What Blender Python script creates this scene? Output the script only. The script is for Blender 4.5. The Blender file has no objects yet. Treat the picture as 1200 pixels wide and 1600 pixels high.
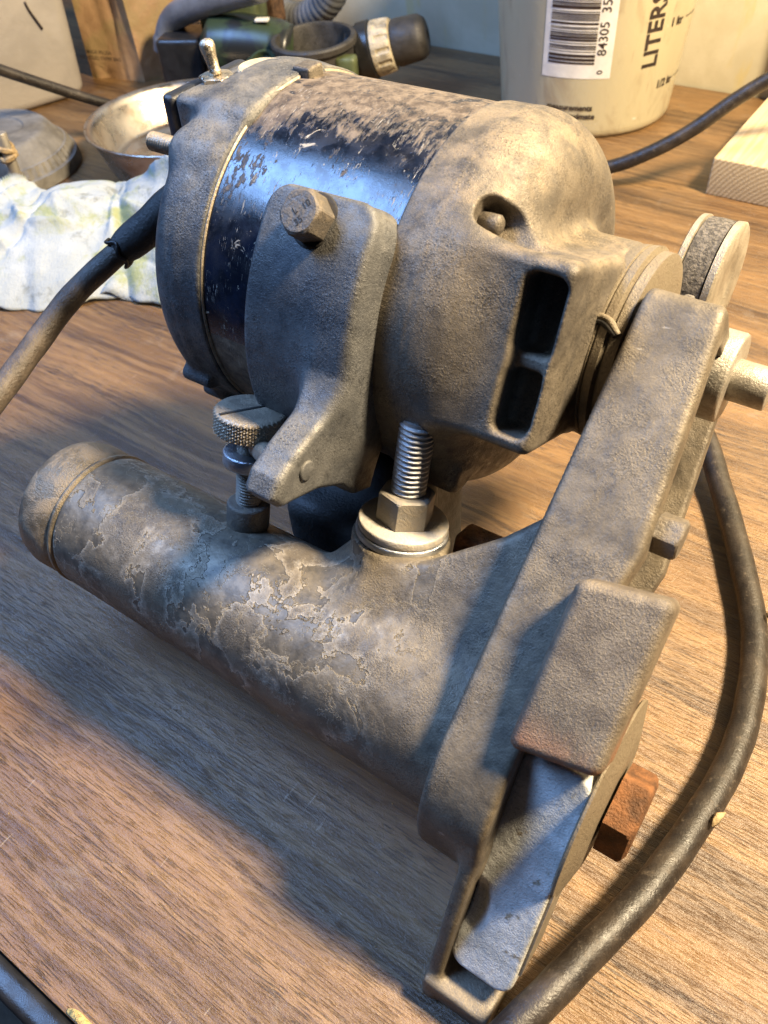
import bpy, bmesh, math, random
import numpy as np
from mathutils import Matrix, Vector

random.seed(7)
rng = np.random.default_rng(11)
S = 0.01                      # everything below is written in centimetres
scene = bpy.context.scene
col = scene.collection
R = math.radians

# ------------------------------------------------------------------ camera
cd = bpy.data.cameras.new('camera')
cam = bpy.data.objects.new('camera', cd)
col.objects.link(cam)
cd.sensor_fit = 'VERTICAL'
cd.sensor_height = 36.0
cd.lens = 36.0 * 1269.6 / 1600.0
cd.clip_start = 0.01
cd.clip_end = 50
_f = 1269.606
_dn = Vector((100, 1200, _f)).normalized()
_xc = -Vector((-2475, -1137, _f)).normalized()
_zc = -_dn
_yc = _zc.cross(_xc)
Rw = Matrix((_xc, _yc, _zc))          # camera (x right, y down, z forward) -> world
cx, cy, cz = Rw @ Vector((1, 0, 0)), Rw @ Vector((0, -1, 0)), Rw @ Vector((0, 0, -1))
m = Matrix((cx, cy, cz)).transposed().to_4x4()
m.translation = Vector((0, 0, 28 * S))
cam.matrix_world = m
cd.dof.use_dof = True
cd.dof.focus_distance = 0.27
cd.dof.aperture_fstop = 24
scene.camera = cam

# ------------------------------------------------------------------ light
world = bpy.data.worlds.new('World')
scene.world = world
world.use_nodes = True
bg = world.node_tree.nodes['Background']
bg.inputs[0].default_value = (0.45, 0.58, 0.9, 1)
bg.inputs[1].default_value = 0.03

def area(name, loc, target, size, power, color, shape='DISK', size_y=None):
    l = bpy.data.lights.new(name, 'AREA')
    l.shape = shape
    l.size = size * S
    if size_y: l.size_y = size_y * S
    l.energy = power
    l.color = color
    o = bpy.data.objects.new(name, l)
    col.objects.link(o)
    o.location = Vector(loc) * S
    d = (Vector(target) - Vector(loc)).normalized()
    o.rotation_euler = d.to_track_quat('-Z', 'Y').to_euler()
    return o

area('work_lamp_light', (36, 42, 82), (-10, 24, 0), 15, 41.0, (1.0, 0.80, 0.52))
area('window_light', (-80, -14, 104), (-14, 12, 4), 56, 23.0, (0.27, 0.50, 1.0), 'RECTANGLE', 46)

scene.view_settings.view_transform = 'Standard'
scene.view_settings.look = 'None'
scene.view_settings.exposure = 0.0
scene.view_settings.gamma = 1.0

# ------------------------------------------------------------------ shader helper
class NT:
    def __init__(s, name):
        s.m = bpy.data.materials.new(name)
        s.m.use_nodes = True
        s.t = s.m.node_tree
        s.t.nodes.clear()
        s.out = s.t.nodes.new('ShaderNodeOutputMaterial')
        s.b = s.t.nodes.new('ShaderNodeBsdfPrincipled')
        s.t.links.new(s.b.outputs[0], s.out.inputs[0])
        tc = s.t.nodes.new('ShaderNodeTexCoord')
        s.P = s.vscale(tc.outputs['Object'], 100.0)
    def _set(s, inp, v):
        if isinstance(v, bpy.types.NodeSocket): s.t.links.new(v, inp)
        elif isinstance(v, (tuple, list)) and len(v) == 3 and inp.type == 'RGBA': inp.default_value = (*v, 1)
        else: inp.default_value = v
    def vscale(s, v, k):
        n = s.t.nodes.new('ShaderNodeVectorMath')
        if isinstance(k, (tuple, list)):
            n.operation = 'MULTIPLY'; s._set(n.inputs[0], v); n.inputs[1].default_value = k
        else:
            n.operation = 'SCALE'; s._set(n.inputs[0], v); n.inputs['Scale'].default_value = k
        return n.outputs[0]
    def noise(s, scale, detail=4, rough=.55, dist=0.0, vec=None, off=None):
        n = s.t.nodes.new('ShaderNodeTexNoise')
        v = vec if vec is not None else s.P
        if off is not None:
            a = s.t.nodes.new('ShaderNodeVectorMath'); a.operation = 'ADD'
            s._set(a.inputs[0], v); a.inputs[1].default_value = off; v = a.outputs[0]
        s._set(n.inputs['Vector'], v)
        n.inputs['Scale'].default_value = scale; n.inputs['Detail'].default_value = detail
        n.inputs['Roughness'].default_value = rough; n.inputs['Distortion'].default_value = dist
        return n.outputs['Fac']
    def vor(s, scale, vec=None, feature='F1'):
        n = s.t.nodes.new('ShaderNodeTexVoronoi'); n.feature = feature
        s._set(n.inputs['Vector'], vec if vec is not None else s.P); n.inputs['Scale'].default_value = scale
        return n.outputs['Distance']
    def step(s, v, a, b, lo=0.0, hi=1.0):
        n = s.t.nodes.new('ShaderNodeMapRange'); n.interpolation_type = 'SMOOTHSTEP'
        s._set(n.inputs['Value'], v)
        if a > b: a, b, lo, hi = b, a, hi, lo
        n.inputs['From Min'].default_value = a; n.inputs['From Max'].default_value = b
        n.inputs['To Min'].default_value = lo; n.inputs['To Max'].default_value = hi
        return n.outputs[0]
    def m2(s, op, a, b=0.0, clamp=False):
        n = s.t.nodes.new('ShaderNodeMath'); n.operation = op; n.use_clamp = clamp
        s._set(n.inputs[0], a); s._set(n.inputs[1], b); return n.outputs[0]
    def mix(s, f, a, b, mode='MIX'):
        n = s.t.nodes.new('ShaderNodeMix'); n.data_type = 'RGBA'; n.blend_type = mode
        s._set(n.inputs[0], f); s._set(n.inputs[6], a); s._set(n.inputs[7], b); return n.outputs[2]
    def fmix(s, f, a, b):
        n = s.t.nodes.new('ShaderNodeMix'); n.data_type = 'FLOAT'
        s._set(n.inputs[0], f); s._set(n.inputs[2], a); s._set(n.inputs[3], b); return n.outputs[0]
    def nz(s):
        g = s.t.nodes.new('ShaderNodeNewGeometry'); x = s.t.nodes.new('ShaderNodeSeparateXYZ')
        s.t.links.new(g.outputs['Normal'], x.inputs[0]); return x.outputs[2]
    def xyz(s, v=None):
        x = s.t.nodes.new('ShaderNodeSeparateXYZ'); s._set(x.inputs[0], v if v is not None else s.P); return x.outputs
    def bump(s, h, dist=0.01, strength=1.0):
        n = s.t.nodes.new('ShaderNodeBump'); n.inputs['Distance'].default_value = dist * S
        n.inputs['Strength'].default_value = strength
        s._set(n.inputs['Height'], h); s.t.links.new(n.outputs[0], s.b.inputs['Normal'])
    def fin(s, c=None, rough=.5, metal=0.0, spec=None, coat=None, coat_rough=None):
        if c is not None: s._set(s.b.inputs['Base Color'], c)
        s._set(s.b.inputs['Roughness'], rough); s._set(s.b.inputs['Metallic'], metal)
        if spec is not None: s._set(s.b.inputs['Specular IOR Level'], spec)
        if coat is not None: s._set(s.b.inputs['Coat Weight'], coat)
        if coat_rough is not None: s._set(s.b.inputs['Coat Roughness'], coat_rough)
        return s.m

def m_cast(name, A, B, dust, dust_amt=.6, metal=.35, grain=1.0, spec=.5, r0=.42, r1=.68):
    n = NT(name)
    big = n.noise(.45, 6, .62, .3)
    mid = n.noise(1.7, 7, .68, .3, off=(6, 1, 3))
    g = n.noise(15, 3, .6)
    fine = n.noise(36, 2, .5)
    where = n.step(n.noise(.8, 4, .6, off=(1, 7, 5)), .38, .66)
    c = n.mix(n.step(big, .36, .64), A, B)
    c = n.mix(n.step(mid, .52, .70, 0, .6), c, tuple(x * .48 for x in A))
    c = n.mix(n.step(mid, .46, .30, 0, .45), c, tuple(min(1, x * 1.3) for x in B))
    up = n.step(n.nz(), .15, .95)
    du = n.m2('MULTIPLY', up, n.step(n.noise(1.1, 8, .7, .4, off=(9, 3, 1)), .40, .62))
    c = n.mix(n.m2('MULTIPLY', du, dust_amt), c, dust)
    c = n.mix(n.m2('MULTIPLY', n.step(g, .5, .68), n.fmix(where, .3, .8)), c, tuple(x * .3 for x in A))
    c = n.mix(n.m2('MULTIPLY', n.step(fine, .60, .72), n.fmix(where, .3, .8)), c, tuple(min(1, x * 2.5) for x in B))
    # rubbed scratches
    sv = n.vscale(n.P, (2.2, .5, .5))
    scr = n.m2('MULTIPLY', n.step(n.noise(7, 2, .5, .4, vec=sv), .68, .72), n.step(n.noise(.7, 3, off=(3, 3, 9)), .55, .65))
    c = n.mix(n.m2('MULTIPLY', scr, .5), c, tuple(min(1, x * 1.9) for x in B))
    h = n.m2('ADD', n.m2('MULTIPLY', g, n.fmix(where, .35, 1.5)), n.m2('MULTIPLY', fine, .7))
    h = n.m2('ADD', h, n.m2('MULTIPLY', n.noise(2.2, 4, .55), .8))
    n.bump(h, .028 * grain, .75)
    return n.fin(c, n.step(n.noise(2.8, 6, .65, off=(2, 8, 2)), .3, .7, r1, r0), metal, spec)

def m_plain(name, c, rough=.5, metal=0.0, var=.25, scale=2.0, bump=.004, bscale=18, spec=None):
    n = NT(name)
    k = n.noise(scale, 5, .6, .3)
    cc = n.mix(n.step(k, .3, .7), tuple(x * (1 - var) for x in c), tuple(min(1, x * (1 + var)) for x in c))
    n.bump(n.noise(bscale, 4, .6), bump * 5, .7)
    return n.fin(cc, n.step(n.noise(scale * 2, 4), .3, .7, rough * .85, min(1, rough * 1.15)), metal, spec)

def m_worn(name, c, dirt, amt=.5, rough=.35, metal=1.0, scale=1.5, bump=.02, dark=None):
    n = NT(name)
    k = n.noise(scale, 8, .68, .5)
    mk = n.m2('MULTIPLY', n.step(k, .42, .62), amt)
    cc = n.mix(mk, c, dirt)
    if dark: cc = n.mix(n.step(n.noise(scale * 3, 6, .7, off=(4, 4, 4)), .58, .72, 0, .8), cc, dark)
    n.bump(n.m2('ADD', n.noise(16, 4, .6), n.m2('MULTIPLY', mk, .6)), bump * 2, .6)
    return n.fin(cc, n.fmix(mk, rough, .75), n.fmix(mk, metal, metal * .25))

M = {}
def build_materials():
    # laminate desk: grain runs along X
    n = NT('wood_laminate')
    v = n.vscale(n.P, (.045, 1.0, 1.0))
    warp = n.noise(.16, 3, .5)
    av = n.t.nodes.new('ShaderNodeVectorMath'); av.operation = 'ADD'
    n._set(av.inputs[0], v)
    cmb = n.t.nodes.new('ShaderNodeCombineXYZ'); n._set(cmb.inputs[1], n.m2('MULTIPLY', warp, 1.3)); n.t.links.new(cmb.outputs[0], av.inputs[1])
    v = av.outputs[0]
    bands = n.noise(.42, 4, .55, .3, vec=v)
    streak = n.noise(2.6, 5, .62, .2, vec=v)
    v2 = n.vscale(n.P, (.95, 15.0, 1.0))
    pores = n.noise(1.0, 3, .6, .0, vec=v2)
    c = n.mix(n.step(bands, .32, .68), (.052, .025, .010), (.19, .101, .036))
    c = n.mix(n.step(streak, .40, .66, 0, .55), c, (.262, .155, .064))
    dens = n.fmix(n.step(n.noise(.5, 4, .6, .2, vec=v, off=(0, 4, 2)), .35, .65), .15, .68)
    c = n.mix(n.m2('MULTIPLY', n.step(pores, .50, .60), dens), c, (.014, .007, .005))
    p2 = n.noise(1.0, 2, .5, 0, vec=n.vscale(n.P, (.35, 6.0, 1.0)), off=(5, 5, 0))
    c = n.mix(n.step(p2, .60, .68, 0, .55), c, (.05, .024, .012))
    st = n.noise(.35, 7, .7, .3, off=(3, 8, 0))
    c = n.mix(n.step(st, .58, .72, 0, .22), c, (.30, .25, .19))
    c = n.mix(n.step(st, .36, .27, 0, .35), c, (.06, .035, .02))
    rub = n.m2('MULTIPLY', n.step(n.noise(5, 2, .5, .5, vec=n.vscale(n.P, (.9, .12, 1)), off=(7, 0, 0)), .70, .73), n.step(n.noise(.25, 2), .5, .6))
    c = n.mix(n.m2('MULTIPLY', rub, .35), c, (.4, .33, .25))
    rg = n.noise(30, 3, .6)
    rg2 = n.noise(16, 2, .5, vec=n.vscale(n.P, (.5, 1.4, 1)))
    h = n.m2('ADD', n.m2('MULTIPLY', n.step(pores, .5, .66), -.5), n.m2('ADD', n.m2('MULTIPLY', rg, .8), rg2))
    n.bump(h, .03, .75)
    M['wood'] = n.fin(c, n.step(rg, .3, .7, .32, .45), 0.0, .7)

    M['cast'] = m_cast('cast_frame_metal', (0.0979, 0.08995, 0.08264), (0.1645, 0.1496, 0.1339), (0.2428, 0.215, 0.1777), .6, .3)
    M['bell'] = m_cast('cast_bell_metal', (0.08224, 0.07116, 0.05941), (0.1566, 0.1315, 0.1), (0.2584, 0.2011, 0.133), .75, .3)
    M['bellL'] = m_cast('cast_blue_grey_metal', (0.06793, 0.07033, 0.0753), (0.1319, 0.1295, 0.1255), (0.2557, 0.2278, 0.1843), .6, .4)
    M['brk'] = m_cast('bracket_metal', (0.07667, 0.07871, 0.08347), (0.1373, 0.1361, 0.1335), (0.234, 0.2091, 0.1711), .45, .4)

    # tube and arm casting: flaked paint with pale broken edges on the tube, plain worn casting on the arm
    n = NT('flaked_frame_metal')
    x, y, z = n.xyz()
    on = n.step(x, 4.4, 1.6)
    a = n.noise(.46, 10, .60, .25)
    mk = n.m2('MULTIPLY', n.step(a, .51, .522), on)
    a2 = n.noise(1.5, 9, .66, .25, off=(3, 1, 7))
    w2 = n.m2('MULTIPLY', n.step(n.noise(.35, 2, off=(1, 5, 2)), .40, .5), on)
    mk2 = n.m2('MULTIPLY', n.step(a2, .555, .57), w2)
    edge = n.m2('MULTIPLY', n.m2('SUBTRACT', 1.0, n.m2('MULTIPLY', n.m2('ABSOLUTE', n.m2('SUBTRACT', a, .507)), 110.0), True), n.step(n.noise(.8, 3, off=(4, 4, 1)), .36, .5))
    edge2 = n.m2('MULTIPLY', n.m2('SUBTRACT', 1.0, n.m2('MULTIPLY', n.m2('ABSOLUTE', n.m2('SUBTRACT', a2, .555)), 70.0), True), w2)
    edge = n.m2('MULTIPLY', edge, on)
    g = n.noise(19, 3, .65); fine = n.noise(40, 2, .5)
    mid = n.noise(1.6, 7, .66, .3, off=(6, 1, 3))
    gr = n.fmix(n.step(n.noise(.7, 4, .6, off=(1, 7, 5)), .4, .64), .3, .85)
    A = n.mix(n.step(n.noise(.7, 6, .64, off=(1.52, 1.52, 1.52)), .36, .64), (0.0931, 0.07716, 0.05746), (0.1713, 0.1415, 0.1021))
    A = n.mix(n.step(mid, .52, .68, 0, .55), A, (.07, .06, .05))
    A = n.mix(n.m2('MULTIPLY', n.step(g, .46, .66), gr), A, (.045, .039, .033))
    A = n.mix(n.m2('MULTIPLY', n.step(fine, .60, .73), gr), A, (0.2979, 0.25, 0.1819))
    B = n.mix(n.step(n.noise(2.2, 6, .65), .35, .65), (.075, .066, .053), (.15, .128, .097))
    c = n.mix(mk, A, B)
    c = n.mix(n.m2('MULTIPLY', mk2, .45), c, (0.1601, 0.1322, 0.09257))
    halo = n.m2('MULTIPLY', n.m2('MULTIPLY', n.step(a, .445, .505), n.m2('SUBTRACT', 1.0, n.step(a, .506, .514))), on)
    c = n.mix(n.m2('MULTIPLY', halo, .42), c, (.36, .315, .25))
    c = n.mix(n.m2('MULTIPLY', edge, .6), c, (.46, .41, .33))
    c = n.mix(n.m2('MULTIPLY', edge2, .6), c, (.42, .37, .29))
    up = n.m2('MULTIPLY', n.step(n.nz(), .2, 1.0), n.step(n.noise(.8, 7, .66, off=(7, 7, 1)), .42, .64))
    c = n.mix(n.m2('MULTIPLY', up, .5), c, (0.2309, 0.1872, 0.1277))
    sv = n.vscale(n.P, (.35, 2.4, 2.4))
    scr = n.m2('MULTIPLY', n.step(n.noise(6, 2, .5, .3, vec=sv), .67, .71), n.step(n.noise(.6, 3, off=(3, 3, 9)), .52, .64))
    c = n.mix(n.m2('MULTIPLY', scr, .45), c, (.4, .36, .3))
    h = n.m2('ADD', n.m2('MULTIPLY', mk, -1.0), n.m2('MULTIPLY', n.m2('MULTIPLY', g, n.m2('SUBTRACT', 1.1, mk)), n.m2('MULTIPLY', gr, 1.3)))
    h = n.m2('ADD', h, n.m2('ADD', n.m2('MULTIPLY', mk2, .8), n.m2('MULTIPLY', n.noise(2.4, 4), 1.2)))
    n.bump(h, .034, .8)
    M['tube'] = n.fin(c, n.fmix(mk, n.step(mid, .3, .7, .62, .45), .5), .3, .5)

    # glossy dark blue motor shell under tan dust
    n = NT('blue_enamel_shell')
    x, y, z = n.xyz()
    k = n.noise(.75, 8, .66, .6, vec=n.vscale(n.P, (1, .8, .8)))
    ang0 = n.m2('ARCTAN2', n.m2('SUBTRACT', z, 13.4), n.m2('SUBTRACT', y, 8.3))
    lim = n.m2('ADD', 1.93, n.m2('MULTIPLY', n.m2('SUBTRACT', -3.2, x), .045))
    kf = n.noise(4.2, 7, .7, .3, vec=n.vscale(n.P, (1.6, .6, .6)), off=(2, 2, 2))
    hz = n.m2('ADD', n.m2('MULTIPLY', n.m2('SUBTRACT', lim, ang0), 1.5), n.m2('ADD', n.m2('MULTIPLY', n.m2('SUBTRACT', k, .5), 2.2), n.m2('MULTIPLY', n.m2('SUBTRACT', kf, .5), 2.4)))
    mk = n.step(hz, -.1, .45)
    chip = n.step(n.noise(1.6, 8, .7, .9, off=(5, 0, 3)), .625, .65)
    ang = n.noise(9, 3, .6, vec=n.vscale(n.P, (3.2, .35, .35)))
    scr = n.m2('MULTIPLY', n.step(ang, .60, .67), n.step(n.noise(.9, 4, off=(1, 1, 8)), .5, .62))
    d = n.mix(n.step(n.noise(2.4, 6, .65, .3), .36, .66), (.055, .039, .028), (.17, .13, .09))
    d = n.mix(n.step(n.noise(18, 3), .55, .75, 0, .5), d, (.29, .235, .175))
    ink = n.m2('MULTIPLY', n.step(n.noise(.8, 6, .6, 1.0, vec=n.vscale(n.P, (1, 1.6, 1.6)), off=(2, 3, 4)), .6, .63), n.step(z, 18.3, 18.8))
    blue = n.mix(n.step(n.noise(1.2, 3), .4, .6), (.004, .006, .012), (.009, .013, .026))
    film = n.step(n.noise(1.3, 8, .7, .5, off=(8, 3, 3)), .42, .68)
    blue = n.mix(n.m2('MULTIPLY', film, .35), blue, (.035, .032, .032))
    c = n.mix(mk, blue, d)
    c = n.mix(ink, c, (.012, .012, .016))
    c = n.mix(n.m2('MULTIPLY', chip, n.m2('SUBTRACT', 1.0, mk)), c, (.33, .29, .23))
    c = n.mix(n.m2('MULTIPLY', scr, .8), c, (.36, .33, .29))
    rg = n.fmix(n.m2('MAXIMUM', n.m2('MAXIMUM', mk, chip), scr), n.fmix(film, n.step(n.noise(3, 5), .3, .7, .15, .26), .33), .62)
    n.bump(n.m2('ADD', n.m2('MULTIPLY', mk, .5), n.m2('ADD', n.m2('MULTIPLY', n.noise(18, 4, .65), n.fmix(mk, .12, .55)), n.m2('MULTIPLY', scr, -.5))), .03, .6)
    M['shell'] = n.fin(c, rg, 0.0, .6)

    M['zinc'] = m_worn('zinc_plated_steel', (.52, .53, .55), (.38, .33, .26), .35, .34, .9)
    M['nut'] = m_worn('dull_steel', (.27, .25, .22), (.31, .26, .195), .7, .45, .45, 2.5)
    M['washer'] = m_worn('dusty_washer_steel', (.46, .44, .41), (.5, .43, .33), .8, .45, .35, 2.0)
    M['brass'] = m_worn('worn_brown_steel', (.34, .29, .225), (.27, .215, .15), .55, .38, .6, 2.2, .02, (.09, .07, .05))
    M['steel'] = m_worn('shaft_steel', (.36, .33, .28), (.24, .21, .165), .45, .36, .6, 2.2, .02, (.12, .09, .07))
    M['bluesteel'] = m_worn('blue_bright_steel', (.42, .45, .5), (.2, .17, .13), .4, .28, .95, 1.6)
    M['cap'] = m_worn('brown_worn_cap', (.16, .135, .10), (.26, .205, .14), .7, .36, .55, .9, .03, (.045, .04, .035))
    M['dark'] = m_worn('dark_brown_steel', (.12, .105, .09), (.17, .135, .095), .7, .45, .35, 2.5)
    M['hub'] = m_worn('brown_ring_metal', (.2, .165, .115), (.15, .115, .075), .6, .5, .3, 1.5, .03, (.07, .055, .04))
    M['rust'] = m_plain('rusty_iron', (.15, .064, .024), .75, .15, .55, 1.6, .02, 14)
    M['rustdark'] = m_plain('brown_iron', (.10, .055, .03), .7, .2, .5, 1.4, .02, 14)
    M['black'] = m_plain('black_plastic', (.012, .012, .013), .35, 0, .3, 1.0, .003)
    M['blackrub_shade'] = m_plain('black_rubber_and_shade', (.022, .021, .02), .6, 0, .45, 1.1, .012, 9)  # rubber sleeve, and painted shade on the mounting base
    M['bakelite'] = m_plain('dark_blue_black_cover', (.02, .022, .028), .32, 0, .3, 1.0, .006)
    M['gold'] = m_worn('chrome_lever', (.55, .49, .4), (.4, .32, .2), .4, .2, 1.0, 2.0)
    M['gap'] = m_plain('dark_gap_shade', (.02, .017, .014), .8)  # painted shade for notch and slot; also dark marks and bolt seat

    # cable jacket
    n = NT('cable_rubber')
    k = n.noise(.7, 6, .65, .4); k2 = n.noise(3.0, 5, .65)
    c = n.mix(n.step(k, .38, .66), (.012, .009, .0075), (.034, .026, .020))
    c = n.mix(n.step(k2, .58, .72, 0, .75), c, (.09, .07, .052))
    c = n.mix(n.step(n.noise(22, 2), .66, .75, 0, .4), c, (.22, .18, .14))
    n.bump(n.m2('ADD', n.noise(12, 4, .6), n.m2('MULTIPLY', k2, .9)), .03, .5)
    M['cable'] = n.fin(c, n.step(k2, .3, .7, .34, .55), 0, .5)

    M['cable2'] = m_plain('dusty_brown_cable', (.075, .058, .044), .5, 0, .5, 1.0, .015, 10)
    # silvery strip
    n = NT('pale_cast_aluminium')
    k = n.noise(1.0, 5, .6, .3)
    c = n.mix(n.step(k, .35, .65), (.42, .43, .42), (.64, .64, .62))
    c = n.mix(n.step(n.noise(2.2, 4, .6, off=(4, 1, 1)), .62, .72, 0, .8), c, (.22, .17, .09))
    c = n.mix(n.step(n.noise(15, 3), .56, .72, 0, .5), c, (.12, .12, .115))
    n.bump(n.m2('ADD', n.noise(20, 3, .6), n.m2('MULTIPLY', n.noise(3, 4), 1.5)), .035, .8)
    M['alu'] = n.fin(c, .45, .1)

    n = NT('rusty_topped_block_metal')
    x, y, z = n.xyz()
    k = n.noise(1.1, 5, .6, .3)
    c = n.mix(n.step(k, .35, .65), (0.12, 0.0976, 0.0744), (0.2, 0.164, 0.12))
    c = n.mix(n.m2('MULTIPLY', n.step(z, 10.5, 9.2), n.step(n.noise(.9, 4, off=(5, 2, 2)), .36, .56)), c, (.27, .12, .06))
    c = n.mix(n.step(n.noise(14, 3), .52, .75, 0, .5), c, (.08, .068, .055))
    n.bump(n.m2('ADD', n.noise(14, 3, .6), n.noise(34, 2)), .045, .75)
    M['block'] = n.fin(c, .52, .3)

    n = NT('belt_rubber')
    c = n.mix(n.step(n.noise(6, 5, .7), .4, .62), (.05, .044, .037), (.16, .14, .115))
    n.bump(n.noise(9, 4, .7), .12, .9)
    M['belt'] = n.fin(c, .8)
    M['flange'] = m_plain('pale_flange_metal', (.33, .29, .225), .45, .4, .2, 1.5, .012)

    # bucket: milky plastic stained inside
    n = NT('milky_bucket_plastic')
    x, y, z = n.xyz()
    st = n.noise(.5, 6, .6, .6, vec=n.vscale(n.P, (1, 1, .45)))
    c = n.mix(n.step(st, .52, .72, 0, .6), (.44, .39, .26), (.29, .225, .145))
    run = n.m2('MULTIPLY', n.step(n.noise(.9, 5, .6, .3, vec=n.vscale(n.P, (1.6, 1.6, .12))),   .62, .72), .5)
    c = n.mix(run, c, (.25, .18, .13))
    c = n.mix(n.step(n.noise(2.2, 6, .6, .8, off=(2, 9, 4)), .68, .74, 0, .6), c, (.7, .67, .6))
    n.bump(n.noise(3, 4), .03, .5)
    M['bucket'] = n.fin(c, .28, 0, .5)
    n.b.inputs['Subsurface Weight'].default_value = .25
    n.b.inputs['Subsurface Radius'].default_value = (.008, .006, .004)
    M['ink'] = m_plain('dark_print', (.028, .018, .016), .5, 0, .3)
    M['paper'] = m_plain('white_sticker', (.66, .64, .6), .4, 0, .08, 1.0, .004)

    n = NT('painted_wall_board')
    k = n.noise(.16, 5, .6, .4)
    c = n.mix(n.step(k, .4, .65), (.52, .48, .35), (.60, .56, .43))
    yl = n.m2('MULTIPLY', n.step(n.noise(.35, 5, .6, .5, vec=n.vscale(n.P, (1.2, 1, .35))), .56, .7), .5)
    c = n.mix(yl, c, (.58, .47, .17))
    n.bump(n.noise(5, 4), .03, .5)
    M['wall'] = n.fin(c, .55)
    M['walldark'] = m_plain('dark_wall', (.03, .022, .016), .7)

    n = NT('kraft_paper')
    k = n.noise(.35, 4, .6, .5); x, y, z = n.xyz()
    c = n.mix(n.step(k, .35, .65), (.29, .17, .082), (.38, .235, .12))
    c = n.mix(n.step(n.noise(.22, 3, off=(2, 2, 6)), .5, .62, 0, .35), c, (.22, .2, .07))
    n.bump(n.m2('ADD', n.noise(.6, 4), n.m2('MULTIPLY', n.noise(9, 3), .1)), .25, .6)
    M['kraft'] = n.fin(c, .75)

    M['carton'] = m_plain('white_plastic_carton', (.33, .30, .27), .5, 0, .1, .3, .01, 2)
    n = NT('pan_steel')
    n.bump(n.noise(3, 4, .6, vec=n.vscale(n.P, (1, 1, 6))), .02, .5)
    c = n.mix(n.step(n.noise(.5, 6, .65, .5), .42, .7), (.50, .46, .41), (.32, .25, .19))
    M['pan'] = n.fin(c, n.step(n.noise(.8, 5), .3, .7, .22, .4), .95)
    M['stone'] = m_plain('grey_dusty_rubber', (.15, .14, .125), .7, 0, .3, .7, .02, 8)

    n = NT('paper_towel')
    k = n.noise(.25, 5, .6, .5)
    base = n.mix(n.step(k, .4, .7), (.31, .335, .34), (.40, .42, .42))
    g1 = n.m2('MULTIPLY', n.step(n.noise(.3, 6, .64, .5, off=(3.3, 2.0, 0)), .50, .66), .8)
    c = n.mix(g1, base, (.25, .27, .10))
    x, y, z = n.xyz()
    tl = n.m2('MULTIPLY', n.step(x, 2.5, 6.5), n.step(n.noise(.3, 5, .62, .4, off=(1, 1, 1)), .36, .5))
    c = n.mix(n.m2('MULTIPLY', tl, .85), c, (.07, .25, .18))
    c = n.mix(n.m2('MULTIPLY', n.step(n.noise(.42, 6, .65, off=(8, 2, 0)), .56, .68), .65), c, (.12, .125, .10))
    n.bump(n.m2('ADD', n.noise(6, 3, .6, vec=n.vscale(n.P, (1.6, .7, 1))), n.m2('MULTIPLY', n.noise(.9, 4), 2.0)), .07, .8)
    M['towel'] = n.fin(c, .9, 0, .2)

    n = NT('pine_wood')
    v = n.vscale(n.P, (3.2, .12, 2.2))
    c = n.mix(n.step(n.noise(1.0, 4, .5, .4, vec=v), .38, .62), (.50, .35, .17), (.60, .45, .25))
    M['pine'] = n.fin(c, .65); n.bump(n.noise(9, 3, vec=n.vscale(n.P, (2, .2, 2))), .03, .6)
    n = NT('pine_end_grain')
    v = n.vscale(n.P, (1, 0, 1))
    w = n.t.nodes.new('ShaderNodeTexWave'); w.wave_type = 'RINGS'; w.rings_direction = 'Y'
    sh = n.t.nodes.new('ShaderNodeVectorMath'); sh.operation = 'ADD'; n._set(sh.inputs[0], v); sh.inputs[1].default_value = (-1, 0, 3.5); n.t.links.new(sh.outputs[0], w.inputs['Vector'])
    w.inputs['Scale'].default_value = 1.1; w.inputs['Distortion'].default_value = .6
    c = n.mix(w.outputs['Fac'], (.36, .25, .12), (.55, .42, .24))
    c = n.mix(n.step(n.noise(7, 3), .55, .7, 0, .5), c, (.26, .17, .08))
    n.bump(n.noise(9, 4), .05, .8)
    M['endgrain'] = n.fin(c, .8)

    M['green'] = m_plain('dark_green_plastic', (.032, .048, .022), .38, 0, .4, .5, .012, 5)
    M['greenl'] = m_plain('dusty_green_plastic', (.07, .085, .035), .5, 0, .35, .6, .01, 5)
    M['drillblack'] = m_plain('drill_black_plastic', (.014, .014, .015), .34, 0, .3, .8, .006, 6)
    n = NT('green_black_plastic')
    c = n.mix(n.step(n.noise(.55, 4, .6, .4), .42, .6), (.013, .014, .014), (.03, .045, .022))
    M['greenblack'] = n.fin(c, .33)
    M['dustblack'] = m_plain('dusty_black_plastic', (.03, .027, .024), .55, 0, .35, .9, .01, 6)
    M['greyhose'] = m_plain('grey_hose_plastic', (.13, .135, .145), .4, 0, .25, .5, .01, 4)
    M['clutch'] = m_plain('dirty_cream_ring', (.36, .31, .22), .45, 0, .35, 1.2, .02, 6)
    M['floor'] = m_plain('brown_floor', (.10, .075, .05), .7, 0, .5, .12, .02, 2)
    M['chip'] = m_plain('chipboard', (.40, .29, .11), .9, 0, .4, 2.5, .05, 6)
    M['twine'] = m_plain('jute_twine', (.36, .26, .14), .9, 0, .35, 3, .03, 8)
build_materials()

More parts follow.
